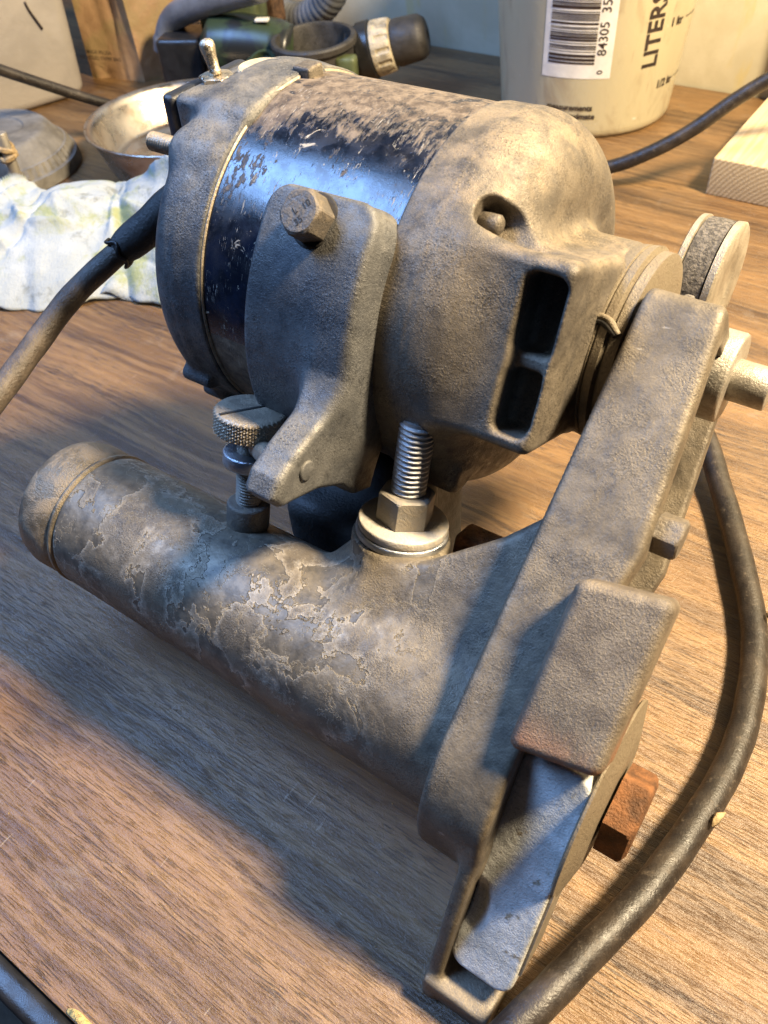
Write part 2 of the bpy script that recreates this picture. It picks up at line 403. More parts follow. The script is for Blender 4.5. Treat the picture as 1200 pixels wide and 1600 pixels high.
# ------------------------------------------------------------------ mesh helpers
def mesh(name, V, F, mat, root=None, smooth=True, sharp=None, kind=None, mats=None, fmi=None):
    V = np.asarray(V, float)
    o0 = np.array(root['o0']) if root is not None else np.zeros(3)
    me = bpy.data.meshes.new(name)
    F = [tuple(int(i) for i in f) for f in F] if not isinstance(F, np.ndarray) else F.tolist()
    me.from_pydata(((V - o0) * S).tolist(), [], F)
    if mats:
        for mm in mats: me.materials.append(M[mm])
        if fmi is not None: me.polygons.foreach_set('material_index', np.asarray(fmi, np.int32))
    else:
        me.materials.append(M[mat])
    me.polygons.foreach_set('use_smooth', np.full(len(me.polygons), smooth, bool))
    if sharp: me.set_sharp_from_angle(angle=R(sharp))
    me.update()
    o = bpy.data.objects.new(name, me)
    col.objects.link(o)
    if root is not None: o.parent = root
    if kind: o['kind'] = kind
    return o

def part(name, VF, mat, root, parent=None, label=None, **k):
    o = mesh(name, VF[0], VF[1], mat, root, **k)
    if parent is not None: o.parent = parent
    if label: o['label'] = label
    return o

def thing(name, loc, label, cat, group=None):
    o = bpy.data.objects.new(name, None)
    o.empty_display_size = .01
    col.objects.link(o)
    o.location = Vector(loc) * S
    o['o0'] = list(map(float, loc))
    o['label'] = label; o['category'] = cat
    if group: o['group'] = group
    return o

def frame_of(d):
    d = np.asarray(d, float); d = d / np.linalg.norm(d)
    a = np.array([0, 0, 1.]) if abs(d[2]) < .9 else np.array([1., 0, 0])
    u = np.cross(a, d); u /= np.linalg.norm(u)
    return u, np.cross(d, u), d

def merge(*vfs):
    V, F = [], []; o = 0
    for v, f in vfs:
        v = np.asarray(v, float); V.append(v)
        F += [tuple(i + o for i in q) for q in f]; o += len(v)
    return np.vstack(V), F

def lathe(c, d, prof, n=48, rfun=None, phase=0.0):
    """profile [(t along d, r)] turned about the axis through c along d; r 0 ends close"""
    u, v, d = frame_of(d); c = np.asarray(c, float)
    V, F = [], []
    for t, r in prof:
        for i in range(n):
            a = 2 * math.pi * i / n + phase
            rr = rfun(a, t, r) if rfun else r
            V.append(c + d * t + (u * math.cos(a) + v * math.sin(a)) * rr)
    for j in range(len(prof) - 1):
        for i in range(n):
            k = (i + 1) % n
            F.append((j * n + i, j * n + k, (j + 1) * n + k, (j + 1) * n + i))
    if prof[0][1] > 0: F.append(tuple(reversed(range(n))))
    if prof[-1][1] > 0: F.append(tuple(range((len(prof) - 1) * n, len(prof) * n)))
    return np.array(V), F

def rcyl(c, d, L, r, b=.05, n=48):
    """cylinder from c along d, rounded rims"""
    return lathe(c, d, [(0, r - b), (b * .3, r - b * .3), (b, r), (L - b, r), (L - b * .3, r - b * .3), (L, r - b)], n)

def hexhead(c, d, L, af, n=72, ch=.12, phase=0.0, both=False):
    ap = af / 2; rc = ap / math.cos(math.pi / 6)
    def rf(a, t, r):
        q = ((a - phase) % (math.pi / 3)) - math.pi / 6
        hx = ap / math.cos(q)
        return min(hx, r)
    p = [(0, (ap * .97 if both else rc)), (ch if both else .001, rc), (L - ch, rc), (L - ch * .5, rc - ch * .55), (L, ap * .93), (L + .001, ap * .9)]
    return lathe(c, d, p, n, rf)

def threads(c, d, L, r, pitch, depth=.06, n=36, tip=.08):
    prof = []; k = int(L / pitch)
    for i in range(k):
        t = i * pitch
        prof += [(t, r - depth), (t + pitch * .35, r), (t + pitch * .55, r), (t + pitch * .9, r - depth)]
    prof += [(L - tip * .3, r - depth), (L, r - depth - tip), (L + .001, r * .4)]
    return lathe(c, d, prof, n)

def catmull(P, m=10):
    P = [np.array(p, float) for p in P]
    Q = [2 * P[0] - P[1]] + P + [2 * P[-1] - P[-2]]
    out = []
    for i in range(1, len(Q) - 2):
        for k in range(m):
            t = k / m
            a, b, c, d = Q[i - 1:i + 3]
            out.append(.5 * ((2 * b) + (c - a) * t + (2 * a - 5 * b + 4 * c - d) * t * t + (3 * b - a - 3 * c + d) * t ** 3))
    out.append(P[-1])
    return np.array(out)

def sweep(path, rad, n=18, wob=0.0, cap=True):
    path = np.asarray(path, float); V, F = [], []
    t = np.gradient(path, axis=0); t /= np.linalg.norm(t, axis=1)[:, None]
    u = np.cross([0, 0, 1.], t[0]); u /= np.linalg.norm(u)
    for i, p in enumerate(path):
        u = u - t[i] * (u @ t[i]); u /= np.linalg.norm(u); v = np.cross(t[i], u)
        r = rad[i] if hasattr(rad, '__len__') else rad
        for k in range(n):
            a = 2 * math.pi * k / n
            w = 1 + wob * (math.sin(i * .7 + 2 * a) * .5 + math.sin(i * .23 + a) * .5)
            V.append(p + (u * math.cos(a) + v * math.sin(a)) * r * w)
    for i in range(len(path) - 1):
        for k in range(n):
            q = (k + 1) % n
            F.append((i * n + k, i * n + q, (i + 1) * n + q, (i + 1) * n + k))
    if cap:
        F.append(tuple(reversed(range(n)))); F.append(tuple(range((len(path) - 1) * n, len(path) * n)))
    return np.array(V), F

def box(c, h, b=.06, ax=None):
    """rounded-edge box (chamfered) centred c, half sizes h, axes rows ax"""
    bm = bmesh.new()
    bmesh.ops.create_cube(bm, size=2)
    for v in bm.verts: v.co = Vector((v.co.x * h[0], v.co.y * h[1], v.co.z * h[2]))
    if b: bmesh.ops.bevel(bm, geom=bm.edges[:], offset=b, segments=3, affect='EDGES', profile=.6)
    bm.verts.index_update()
    V = np.array([v.co[:] for v in bm.verts]); F = [tuple(v.index for v in f.verts) for f in bm.faces]
    bm.free()
    if ax is not None: V = V @ np.asarray(ax, float)
    return V + np.asarray(c, float), F

# ---- signed distance modelling for the castings
def sd_cyl(p1, p2, q, r, q0, q1, b=0.0):
    d = np.hypot(p1, p2) - (r - b); e = np.abs(q - (q0 + q1) / 2) - ((q1 - q0) / 2 - b)
    return np.minimum(np.maximum(d, e), 0) + np.hypot(np.maximum(d, 0), np.maximum(e, 0)) - b
def sd_box(x, y, z, h, b):
    a, c, e = np.abs(x) - h[0] + b, np.abs(y) - h[1] + b, np.abs(z) - h[2] + b
    return np.sqrt(np.maximum(a, 0) ** 2 + np.maximum(c, 0) ** 2 + np.maximum(e, 0) ** 2) + np.minimum(np.maximum(a, np.maximum(c, e)), 0) - b
def smin(a, b, k):
    h = np.clip(.5 + .5 * (b - a) / k, 0, 1); return b * (1 - h) + a * h - k * h * (1 - h)
def smax(a, b, k): return -smin(-a, -b, k)
def sd_poly(px, py, pts):
    pts = np.asarray(pts, np.float32); d = None; s = np.ones_like(px)
    for i in range(len(pts)):
        a, b = pts[i], pts[i - 1]; e = b - a
        wx, wy = px - a[0], py - a[1]
        t = np.clip((wx * e[0] + wy * e[1]) / (e @ e), 0, 1)
        dd = (wx - e[0] * t) ** 2 + (wy - e[1] * t) ** 2
        d = dd if d is None else np.minimum(d, dd)
        c1 = py >= a[1]; c2 = py < b[1]; c3 = e[0] * wy > e[1] * wx
        fl = (c1 & c2 & c3) | (~c1 & ~c2 & ~c3)
        s = np.where(fl, -s, s)
    return s * np.sqrt(d)
def extr(d2, q, q0, q1, b):
    d = d2 + b; e = np.abs(q - (q0 + q1) / 2) - ((q1 - q0) / 2 - b)
    return np.minimum(np.maximum(d, e), 0) + np.hypot(np.maximum(d, 0), np.maximum(e, 0)) - b
def sd_hull(y, z, a, ra, b, rb):
    a = np.array(a); b = np.array(b); e = b - a
    t = np.clip(((y - a[0]) * e[0] + (z - a[1]) * e[1]) / (e @ e), 0, 1)
    return np.hypot(y - a[0] - e[0] * t, z - a[1] - e[1] * t) - (ra + (rb - ra) * t)

def nets(fn, lo, hi, h):
    ax = [np.arange(lo[i], hi[i] + h, h, dtype=np.float32) for i in range(3)]
    X, Y, Z = np.meshgrid(*ax, indexing='ij')
    F = fn(X, Y, Z).astype(np.float32)
    del X, Y, Z
    n = np.array(F.shape) - 1
    s = F < 0
    cnt = np.zeros(n, np.int8)
    for i in (0, 1):
        for j in (0, 1):
            for k in (0, 1):
                cnt += s[i:i + n[0], j:j + n[1], k:k + n[2]]
    act = np.argwhere((cnt > 0) & (cnt < 8))
    idx = -np.ones(n, np.int32); idx[tuple(act.T)] = np.arange(len(act))
    co = [np.array(c) for c in np.ndindex(2, 2, 2)]
    fv = np.stack([F[tuple((act + c).T)] for c in co], 1)
    acc = np.zeros((len(act), 3)); w = np.zeros(len(act))
    for i in range(8):
        for j in range(i + 1, 8):
            if np.abs(co[i] - co[j]).sum() != 1: continue
            a, b = fv[:, i], fv[:, j]; mk = (a < 0) != (b < 0)
            t = np.where(mk, a / np.where(mk, a - b, 1), 0)
            acc += np.where(mk[:, None], co[i] + t[:, None] * (co[j] - co[i]), 0); w += mk
    V = (act + acc / w[:, None]) * h + np.array(lo)
    faces = []
    for a in range(3):
        b, c = (a + 1) % 3, (a + 2) % 3
        sl0 = [slice(1, -1)] * 3; sl1 = [slice(1, -1)] * 3
        sl0[a] = slice(0, -1); sl1[a] = slice(1, None)
        s0, s1 = s[tuple(sl0)], s[tuple(sl1)]
        for flip, mk in ((False, s0 & ~s1), (True, ~s0 & s1)):
            e = np.argwhere(mk); off = np.ones(3, int); off[a] = 0; e = e + off
            eb = np.zeros(3, int); eb[b] = 1; ec = np.zeros(3, int); ec[c] = 1
            q = [idx[tuple((e - eb - ec).T)], idx[tuple((e - ec).T)], idx[tuple(e.T)], idx[tuple((e - eb).T)]]
            q = np.stack(q, 1)
            faces.append(q[:, ::-1] if flip else q)
    Fc = np.vstack(faces)
    V = V.astype(np.float32)
    for _ in range(2):
        x, y, z = V.T; e = np.float32(h * .25)
        d = fn(x, y, z)
        g = np.stack([fn(x + e, y, z) - fn(x - e, y, z), fn(x, y + e, z) - fn(x, y - e, z), fn(x, y, z + e) - fn(x, y, z - e)], 1) / (2 * e)
        gl = np.maximum((g ** 2).sum(1), .3)
        st = np.clip(d / gl, -h * .6, h * .6)
        V = V - g * st[:, None]
    return V, Fc

def text_vf(s, size, align='CENTER', bold=0.0, res=3):
    """lettering as a flat mesh in cm: x right, y up"""
    cu = bpy.data.curves.new('lettering', 'FONT')
    cu.body = s; cu.size = size; cu.align_x = align; cu.align_y = 'CENTER'; cu.resolution_u = res; cu.offset = bold; cu.fill_mode = 'BOTH'
    o = bpy.data.objects.new('lettering', cu); col.objects.link(o)
    dg = bpy.context.evaluated_depsgraph_get()
    me = bpy.data.meshes.new_from_object(o.evaluated_get(dg))
    V = np.array([v.co[:2] for v in me.vertices]); F = [tuple(p.vertices) for p in me.polygons]
    bpy.data.objects.remove(o); bpy.data.curves.remove(cu); bpy.data.meshes.remove(me)
    return V, F

# ------------------------------------------------------------------ setting
def setting():
    nx, ny = 40, 24
    # desk top slab, its front edge at y = -1.55
    o = mesh('desk_top', *box((-60, 38.2, -1.5), (160, 39.75, 1.5), .05), 'wood'); o['kind'] = 'structure'
    e = mesh('desk_edge_strip', *box((-60, -2.02, -1.55), (160, .46, 1.5), .32), 'black'); e['kind'] = 'structure'
    f = mesh('floor', *box((-60, 60, -73.5), (260, 240, 1.5), 0), 'floor'); f['kind'] = 'structure'
    w = mesh('back_wall', *box((-60, 79.5, 10), (160, 1.4, 70), 0), 'wall'); w['kind'] = 'structure'
    c = mesh('wall_post', *box((-12.0, 77.4, 16), (2.9, .6, 30), .1), 'walldark'); c['kind'] = 'structure'
    # chipped laminate at the edge and crumbs
    a = np.linspace(0, math.pi, 12)
    ring = [(-12.0 + .7 * math.cos(t) * (1 + .12 * math.sin(5 * t)), -1.5 + .3 * math.sin(t) * (1 + .2 * math.sin(3 * t)), 0) for t in a]
    V = [(x, y, .002) for x, y, _ in ring] + [(x, y, .05) for x, y, _ in ring]; n = len(ring)
    F = [tuple(range(n, 2 * n))] + [(i, i + 1, n + i + 1, n + i) for i in range(n - 1)] + [(n - 1, 0, n, 2 * n - 1)]
    o = mesh('chipped_laminate', V, F, 'chip'); o['label'] = 'small yellow flake of chipboard at the front edge of the desk'; o['category'] = 'wood chip'
    # grit
    Vs, Fs = [], []
    for i in range(170):
        t = random.random()
        x = random.uniform(-34, 6); y = random.uniform(0, 60) if t < .6 else random.uniform(2, 16)
        r = random.uniform(.015, .05)
        v = np.array([[1, 0, 0], [-.5, .8, 0], [-.5, -.8, 0], [.1, 0, 1.1]]) * r * np.array([random.uniform(.6, 1.6), 1, 1])
        a = random.uniform(0, 6.3); ca, sa = math.cos(a), math.sin(a)
        v = v @ np.array([[ca, sa, 0], [-sa, ca, 0], [0, 0, 1]]) + (x, y, .004)
        Vs.append((v, [(0, 1, 3), (1, 2, 3), (2, 0, 3)]))
    V, F = merge(*Vs)
    o = mesh('grit', V, F, 'twine', smooth=False); o['kind'] = 'stuff'; o['label'] = 'fine grit scattered over the wooden desk'; o['category'] = 'grit'
setting()

# ------------------------------------------------------------------ the grinder
MA = (20.3, 13.4)            # motor axis (y, z), along X
TA = (10.8, 5.68)            # tube axis
W = np.array([0, .296, .955]); W /= np.linalg.norm(W)
U = np.array([0, .955, -.296]); U /= np.linalg.norm(U)
HD = np.array([MA[0] - TA[0], MA[1] - TA[1]]); HD = HD / np.hypot(*HD)    # direction tube -> motor in (y, z)
HN = np.array([-HD[1], HD[0]])

def polar(x, phi, r):
    a = R(phi); return np.array([x, MA[0] + r * math.cos(a), MA[1] + r * math.sin(a)])

def grinder():
    g = thing('tool_post_grinder', (-11, 12, 0), 'dusty grey metal grinder with blue motor shell and long worn tube, on the wooden desk', 'grinder')
    BOSS = np.array([-10.0, 13.67, 9.15])

    def plate_sdf(x, y, z):
        h = sd_hull(y, z, TA, 3.55, MA, 3.2)
        s_ = (y - TA[0]) * HD[0] + (z - TA[1]) * HD[1]
        h = smax(h, s_ - 13.2, .45)
        xr = np.where(s_ > 6.5, -2.78 - .095 * (s_ - 6.5), -2.78 - .7 * np.clip((6.5 - s_) / 4.0, 0, 1))
        dd_, ee_ = h + .2, np.abs(x - (xr - 5.5) / 2) - ((xr + 5.5) / 2 - .2)
        pl = np.minimum(np.maximum(dd_, ee_), 0) + np.hypot(np.maximum(dd_, 0), np.maximum(ee_, 0)) - .2
        cav = smax(h + .85, -(x + 4.7), .1)
        cav = smax(cav, 4.6 - s_, .2)
        pl = smax(pl, -cav, .08)
        front = sd_poly(y, z, [(7.5, 6.3), (6.85, 5.0), (6.05, 3.2), (4.95, .25), (5.1, .06), (8.6, .06), (10.5, 3)])
        pl = smin(pl, extr(front, x, -3.98, -3.52, .14), .25)
        foot = sd_box(x + 2.9, y - 6.55, z - .62, (1.08, 1.5, .58), .12)
        pl = smin(pl, foot, .2)
        # raised clamp pad
        c = np.array([11.05, 10.5]); t = np.array([-.718, -.696]); nn = np.array([-.696, .718])
        s = (y - c[0]) * t[0] + (z - c[1]) * t[1]; q = (y - c[0]) * nn[0] + (z - c[1]) * nn[1]
        s = s + (x + 3.8) * .17
        return pl, sd_box(x + 2.65, s, q, (1.16, 2.28, .8), .3)

    def frame(x, y, z):
        ty, tz = y - TA[0], z - TA[1]
        rt = 2.62 + (x + 22) * .009
        tube = sd_cyl(ty, tz, x, 0.0, -21.85, -4.6, 0.0) - 0
        d = np.hypot(ty, tz) - rt; e = np.abs(x + 13.2) - 8.6
        b = .22
        tube = np.minimum(np.maximum(d + b, e + b), 0) + np.hypot(np.maximum(d + b, 0), np.maximum(e + b, 0)) - b
        pl, pad = plate_sdf(x, y, z)
        s = ty * HD[0] + tz * HD[1]; q = ty * HN[0] + tz * HN[1]
        gus = sd_poly(x, s, [(-5.2, 7.2), (-5.2, .8), (-10.6, .6), (-10.2, 3.2), (-8.4, 4.1), (-6.6, 5.6)])
        gus = extr(gus, q, .4, 2.2, .3)
        f = smin(tube, gus, .8)
        bx, by, bz = x - BOSS[0], y - BOSS[1], z - BOSS[2]
        bw = by * W[1] + bz * W[2]; bu = by * U[1] + bz * U[2]
        f = smin(f, sd_cyl(bx, bu, bw, 1.95, -3.8, -1.0, .5), .9)
        f = smin(f, sd_cyl(bx, bu, bw, 1.55, -3.6, -.02, .1), .45)
        f = smin(f, pl, .16)
        # lug under the thumb screw
        lx, ly, lz = x + 15.75, y - 12.5, z - 7.0
        lw = ly * W[1] + lz * W[2]; lu = ly * U[1] + lz * U[2]
        f = smin(f, sd_cyl(lx, lu, lw, .75, -3.0, 0, .12), .3)
        return f
    V, F = nets(frame, (-22.2, 4.3, -.2), (-1.4, 24.0, 17.2), .105)
    part('frame', (V, F), 'tube', g)
    def pad(x, y, z): return plate_sdf(x, y, z)[1]
    part('clamp_pad', nets(pad, (-4.2, 8.2, 7.6), (-1.2, 13.6, 13.2), .07), 'block', g)

    # end cap of the tube
    part('tube_cap', lathe((-21.95, *TA), (-1, 0, 0), [(0, 2.2), (.02, 2.5), (.1, 2.6), (1.35, 2.64), (1.75, 2.55), (2.0, 2.3), (2.08, 1.8), (2.08, 1.3), (1.7, 1.2), (1.7, .0)], 96), 'cap', g, sharp=50)
    part('tube_ring', lathe((-21.72, *TA), (-1, 0, 0), [(0, 2.5), (.1, 2.66), (.22, 2.66), (.3, 2.52)], 96), 'cap', g)

    # aluminium strip under the pad, disc, rusty bolt
    a = np.array([9.95, 8.4]); b = np.array([6.15, 1.75]); t = (b - a) / np.hypot(*(b - a)); nn = np.array([t[1], -t[0]])
    if nn[0] > 0: nn = -nn
    L = np.hypot(*(b - a)); c = (a + b) / 2 - nn * .5
    ax = np.array([[1, 0, 0], [0, t[0], t[1]], [0, nn[0], nn[1]]])
    def strip(x, y, z):
        s = (y - c[0]) * t[0] + (z - c[1]) * t[1]; q = (y - c[0]) * nn[0] + (z - c[1]) * nn[1]
        d2 = sd_box(x + 2.58, s, x * 0, (.98, L / 2, 5), .5)
        d = smax(d2, np.abs(q) - .9, .12)
        dent = np.sqrt((x + 3.35) ** 2 + ((s - 1.7) * .45) ** 2 + ((q - .98)) ** 2) - .42
        return smax(d, -dent, .15)
    part('aluminium_strip', nets(strip, (-3.8, 5.2, .6), (-1.3, 12.8, 9.6), .06), 'alu', g, label='pale aluminium strip with rust spots')
    part('brass_shim', box((-1.56, c[0], c[1]), (.045, L / 2 - .9, .8), .01, ax), 'brass', g)
    part('end_disc', lathe((-1.66, *TA), (1, 0, 0), [(0, 2.95), (.05, 3.02), (.12, 3.02), (.32, 2.1), (.36, 1.9), (.36, 1.0)], 96), 'hub', g, sharp=40)
    part('rusty_bolt', hexhead((-1.22, *TA), (1, 0, 0), .85, 2.25, ch=.16, phase=.35), 'rust', g, sharp=25, label='rusty brown hexagon bolt head')

    # cover plate and its bolt
    part('bolt_boss', lathe((-4.75, 15.0, 12.1), (1, 0, 0), [(0, .5), (1.7, .48), (1.85, .45), (1.88, .3)], 40), 'cast', g)
    part('cover_bolt', hexhead((-2.88, 15.0, 12.1), (1, 0, 0), .7, 1.0, ch=.1, phase=.5), 'dark', g, sharp=25)

    # spindle collar, shaft
    part('spindle_collar', rcyl((-4.2, *MA), (1, 0, 0), 1.22, 1.3, .1, 64), 'steel', g)
    part('shaft', rcyl((-3.2, *MA), (1, 0, 0), 1.25, .6, .05, 40), 'steel', g)
    # hub with a notched lip between motor and arm
    def rf(a, t, r): return r
    part('hub_ring', lathe((-7.2, *MA), (1, 0, 0), [(0, 2.3), (.2, 2.7), (.35, 2.84), (.85, 2.92), (.88, 2.86), (.93, 2.92), (1.15, 2.95), (1.22, 2.78), (1.28, 2.84), (1.55, 2.84), (1.65, 2.5)], 96), 'hub', g, sharp=40)
    o = polar(-6.05, 146, 2.76)
    # folded notch
    pts = catmull([polar(-6.86, 143, 2.79), polar(-6.65, 139.5, 2.87), polar(-6.4, 136, 2.92), polar(-6.1, 137, 2.94), polar(-5.8, 141, 2.92)], 6)
    part('notch', sweep(pts, .1, 8, .2), 'gap', g)  # dark strand painted as the shade inside the notch
    pts = catmull([polar(-6.9, 144, 2.79), polar(-6.68, 137.5, 2.89), polar(-6.38, 133.6, 2.95), polar(-6.05, 135, 2.97), polar(-5.75, 140, 2.92)], 6)
    part('notch_lip', sweep(pts, .1, 8, .2), 'hub', g)

    # motor: shell, bells
    part('motor_shell', lathe((-17.95, *MA), (1, 0, 0), [(0, 5.6), (.02, 5.74), (6.45, 5.74), (6.47, 5.6)], 192), 'shell', g, sharp=40)
    seam = lathe((-17.87, *MA), (1, 0, 0), [(0, 5.7), (.02, 5.81), (.07, 5.81), (.09, 5.7)], 160)
    part('shell_seam', seam, 'brass', g)
    def bell_r(x, y, z):
        my, mz = y - MA[0], z - MA[1]; r = np.hypot(my, mz)
        # domed drum
        b = 2.0
        d = r - (5.84 + 0.02 * (x + 11)); e = np.abs(x + 10.3) - 1.8
        dd, ee = d + b, e + b
        f = np.minimum(np.maximum(dd, ee), 0) + np.hypot(np.maximum(dd, 0), np.maximum(ee, 0)) - b
        sharp_side = extr(d, x, -11.55, -10.4, .1)
        f = smin(f, sharp_side, .1)
        # nose box
        ca, sa = math.cos(R(156)), math.sin(R(156))
        rad = my * ca + mz * sa; tan = -my * sa + mz * ca
        nb = sd_box(x + 8.1, tan, rad - 3.3, (1.6, 2.55, 1.78), .32)
        f = smin(f, nb, .95)
        f = smin(f, sd_cyl(my, mz, x, 2.9, -9, -6.5, .3), .6)
        p1 = sd_box(x + 7.22, tan + 1.1, rad - 4.85, (.52, 1.04, 1.05), .28)
        p2 = sd_box(x + 7.24, tan - 1.24, rad - 4.85, (.5, .88, 1.05), .28)
        p3 = sd_box(x + 7.22, tan + .1, rad - 5.6, (.5, 1.9, .95), .15)
        f = smax(f, -p1, .16); f = smax(f, -p2, .16); f = smax(f, -p3, .16)
        # screw pocket, flutes
        pk = polar(0, 121.5, 5.25)
        q = sd_box(x + 8.55, (y - pk[1]) * math.cos(R(34.5)) + (z - pk[2]) * math.sin(R(34.5)), -(y - pk[1]) * math.sin(R(34.5)) + (z - pk[2]) * math.cos(R(34.5)), (1.2, .5, .62), .42)
        f = smax(f, -q, .1)
        for ph, rr in ((100, 5.3), (80, 5.5), (62, 5.4)):
            pk = polar(0, ph, rr + .3)
            cc = np.sqrt(((x + 7.9) * .8) ** 2 + (y - pk[1]) ** 2 + (z - pk[2]) ** 2) - .75
            f = smax(f, -cc, .5)
        # bolt lug at the bottom
        lg = polar(0, 214, 5.5)
        f = smin(f, sd_cyl(y - lg[1], z - lg[2], x, .6, -11.2, -9.0, .3), .4)
        return f
    part('end_bell', nets(bell_r, (-11.8, 13.9, 6.8), (-6.0, 26.8, 19.9), .078), 'bell', g, label='tan dusty end bell with two dark pockets')
    pk = polar(-9.85, 121.5, 5.0)
    part('bell_screw', lathe(pk, (1, 0, 0), [(0, .27), (.62, .27), (.7, .2), (.72, .0)], 28), 'bell', g)

    def bell_l(x, y, z):
        my, mz = y - MA[0], z - MA[1]; r = np.hypot(my, mz)
        b = 1.1
        d = r - (5.86 - .06 * (x + 17.6)); e = np.abs(x + 19.05) - 1.2
        dd, ee = d + b, e + b
        f = np.minimum(np.maximum(dd, ee), 0) + np.hypot(np.maximum(dd, 0), np.maximum(ee, 0)) - b
        f = smin(f, extr(d, x, -19.0, -17.85, .08), .1)
        bx = sd_box(x + 19.35, y - 19.85, z - 16.1, (1.6, 1.9, 2.9), .3)
        f = smin(f, bx, .45)
        p = polar(0, 125.5, 5.35)
        f = smin(f, sd_cyl(y - p[1], z - p[2], x, .6, -20.15, -18.2, .28), .5)
        for ph in (205, 218):
            p = polar(0, ph, 5.95)
            f = smin(f, sd_cyl(y - p[1], z - p[2], x, .3, -19.9, -18.6, .12), .25)
        return f
    part('end_bell', nets(bell_l, (-21.4, 13.7, 6.6), (-17.5, 27.2, 20.2), .095), 'bellL', g, label='grey end bell carrying the switch box')
    part('switch_cover', box((-21.25, 19.85, 16.1), (.27, 1.86, 2.8), .22), 'bakelite', g)
    # toggle switch
    tb = np.array([-20.5, 19.6, 18.98])
    nut = part('toggle_nut', hexhead(tb, (0, 0, 1), .16, 1.0, ch=.05), 'gold', g, sharp=25)
    d = np.array([-.25, .05, 1.0])
    part('toggle_lever', lathe(tb + (0, 0, .15), d, [(0, .18), (.1, .2), (.15, .17), (.5, .2), (.78, .25), (.92, .23), (1.0, .14), (1.03, 0)], 28), 'gold', g)
    part('round_plug', lathe((-19.3, 20.45, 19.14), (0, 0, 1), [(0, .78), (.12, .78), (.17, .72), (.13, .6), (.13, 0)], 40), 'clutch', g, sharp=40)
    part('terminal_stud', threads(polar(-19.9, 125.5, 5.4), (-1, 0, 0), 1.5, .3, .1, .035, 24), 'brass', g)
    part('shell_lug', box(polar(-17.8, 84, 5.85), (.34, .36, .2), .1), 'bell', g)

    # saddle bracket with its arm
    def brk(x, y, z):
        my, mz = y - MA[0], z - MA[1]; r = np.hypot(my, mz)
        ph = np.degrees(np.arctan2(mz, my)) % 360
        arc = (ph - 180) * (math.pi / 180) * 6.1
        xl = -15.2 - .35 * np.clip((ph - 140) / 60, 0, 1)
        hx = (-11.6 - xl) / 2; cxx = (-11.6 + xl) / 2
        top = 49.0; bot = 20.0
        a0 = -(top) * (math.pi / 180) * 6.1; a1 = bot * (math.pi / 180) * 6.1
        d2 = sd_box(x - cxx, arc - (a0 + a1) / 2, r - 6.12, (hx, (a1 - a0) / 2, .52), .0)
        # rounded plan corners
        ax_, ay_ = np.abs(x - cxx) - hx + .7, np.abs(arc - (a0 + a1) / 2) - (a1 - a0) / 2 + .7
        pl = np.hypot(np.maximum(ax_, 0), np.maximum(ay_, 0)) + np.minimum(np.maximum(ax_, ay_), 0) - .7
        b = .16
        dd = pl + b; ee = np.abs(r - 6.1) - .55 + b
        f = np.minimum(np.maximum(dd, ee), 0) + np.hypot(np.maximum(dd, 0), np.maximum(ee, 0)) - b
        arm = sd_poly(y, z, [(15.7, 17.2), (14.6, 15.3), (13.75, 14.25), (12.6, 13.75), (11.4, 13.45), (10.6, 13.15), (10.2, 12.7), (10.45, 12.2), (11.0, 12.0), (12.0, 11.6), (13.0, 10.9), (13.6, 10.0), (14.4, 9.6), (15.2, 11.0), (15.4, 14.5), (16.6, 17.4)])
        arm = extr(arm, x, -12.75, -11.6, .24)
        f = smin(f, arm, 1.25)
        return f
    part('saddle_bracket', nets(brk, (-17.3, 9.8, 8.2), (-11.3, 18.2, 19.8), .085), 'brk', g)
    part('rivet', rcyl((-11.68, 11.6, 12.75), (1, 0, 0), .16, .3, .05, 28), 'brk', g)
    # bolt on the saddle
    d = np.array([0, math.cos(R(138)), math.sin(R(138))]); c = polar(-13.45, 138, 6.6)
    part('bolt_seat', lathe(c, d, [(0, .74), (.05, .74), (.08, .7), (.08, 0)], 40), 'gap', g)
    bo = part('saddle_bolt', hexhead(c + d * .08, d, .74, 1.14, ch=.1, phase=.3), 'dark', g, sharp=22)
    u = np.array([1., 0, 0]); v = np.cross(d, u)
    for s, du, dv, rot in (('10', .18, .2, .9), ('L', -.1, -.02, .9), ('35', .1, -.24, .9)):
        tv, tf = text_vf(s, .27, bold=.004)
        ca, sa = math.cos(rot), math.sin(rot)
        tv = tv @ np.array([[ca, sa], [-sa, ca]]) + (du, dv)
        V3 = np.array([c + d * .828 + u * p[0] + v * p[1] for p in tv])
        part('stamped_mark', (V3, tf), 'gap', g, parent=bo, smooth=False)
    # pin between arm and thumb screw
    part('arm_pin', sweep(np.array([(-12.6, 11.6, 12.4), (-13.8, 12.3, 11.7), (-15.1, 13.1, 10.9)]), .34, 20), 'brass', g)

    # thumb screw
    tc = np.array([-15.3, 13.4, 12.1])
    base = tc - W * 3.15
    n, rows = 168, 15
    prof = [(0.0, 1.03), (.06, 1.13)] + [(.1 + .58 * i / rows, 1.17) for i in range(rows + 1)] + [(.72, 1.13), (.78, 1.06), (.79, .6)]
    def kn(a, t, r):
        if t < .1 or t > .69: return r
        k1 = abs(((a * 20 / math.pi + t * 9.5) % 1) - .5) * 2; k2 = abs(((a * 20 / math.pi - t * 9.5) % 1) - .5) * 2
        return r - .055 + .075 * min(k1, k2)
    sc = part('thumb_screw', lathe(tc - W * .79, W, prof, 240, kn), 'brass', g, sharp=60)
    sl = frame_of(W)
    def rotax(ang):
        u_, v_, d_ = sl; ca, sa = math.cos(ang), math.sin(ang)
        return np.array([u_ * ca + v_ * sa, -u_ * sa + v_ * ca, d_])
    part('screw_slot', box(tc + W * .006, (1.07, .055, .012), 0, rotax(-.35)), 'gap', g, parent=sc)  # dark bar laid on the head as the slot's shade, no cut
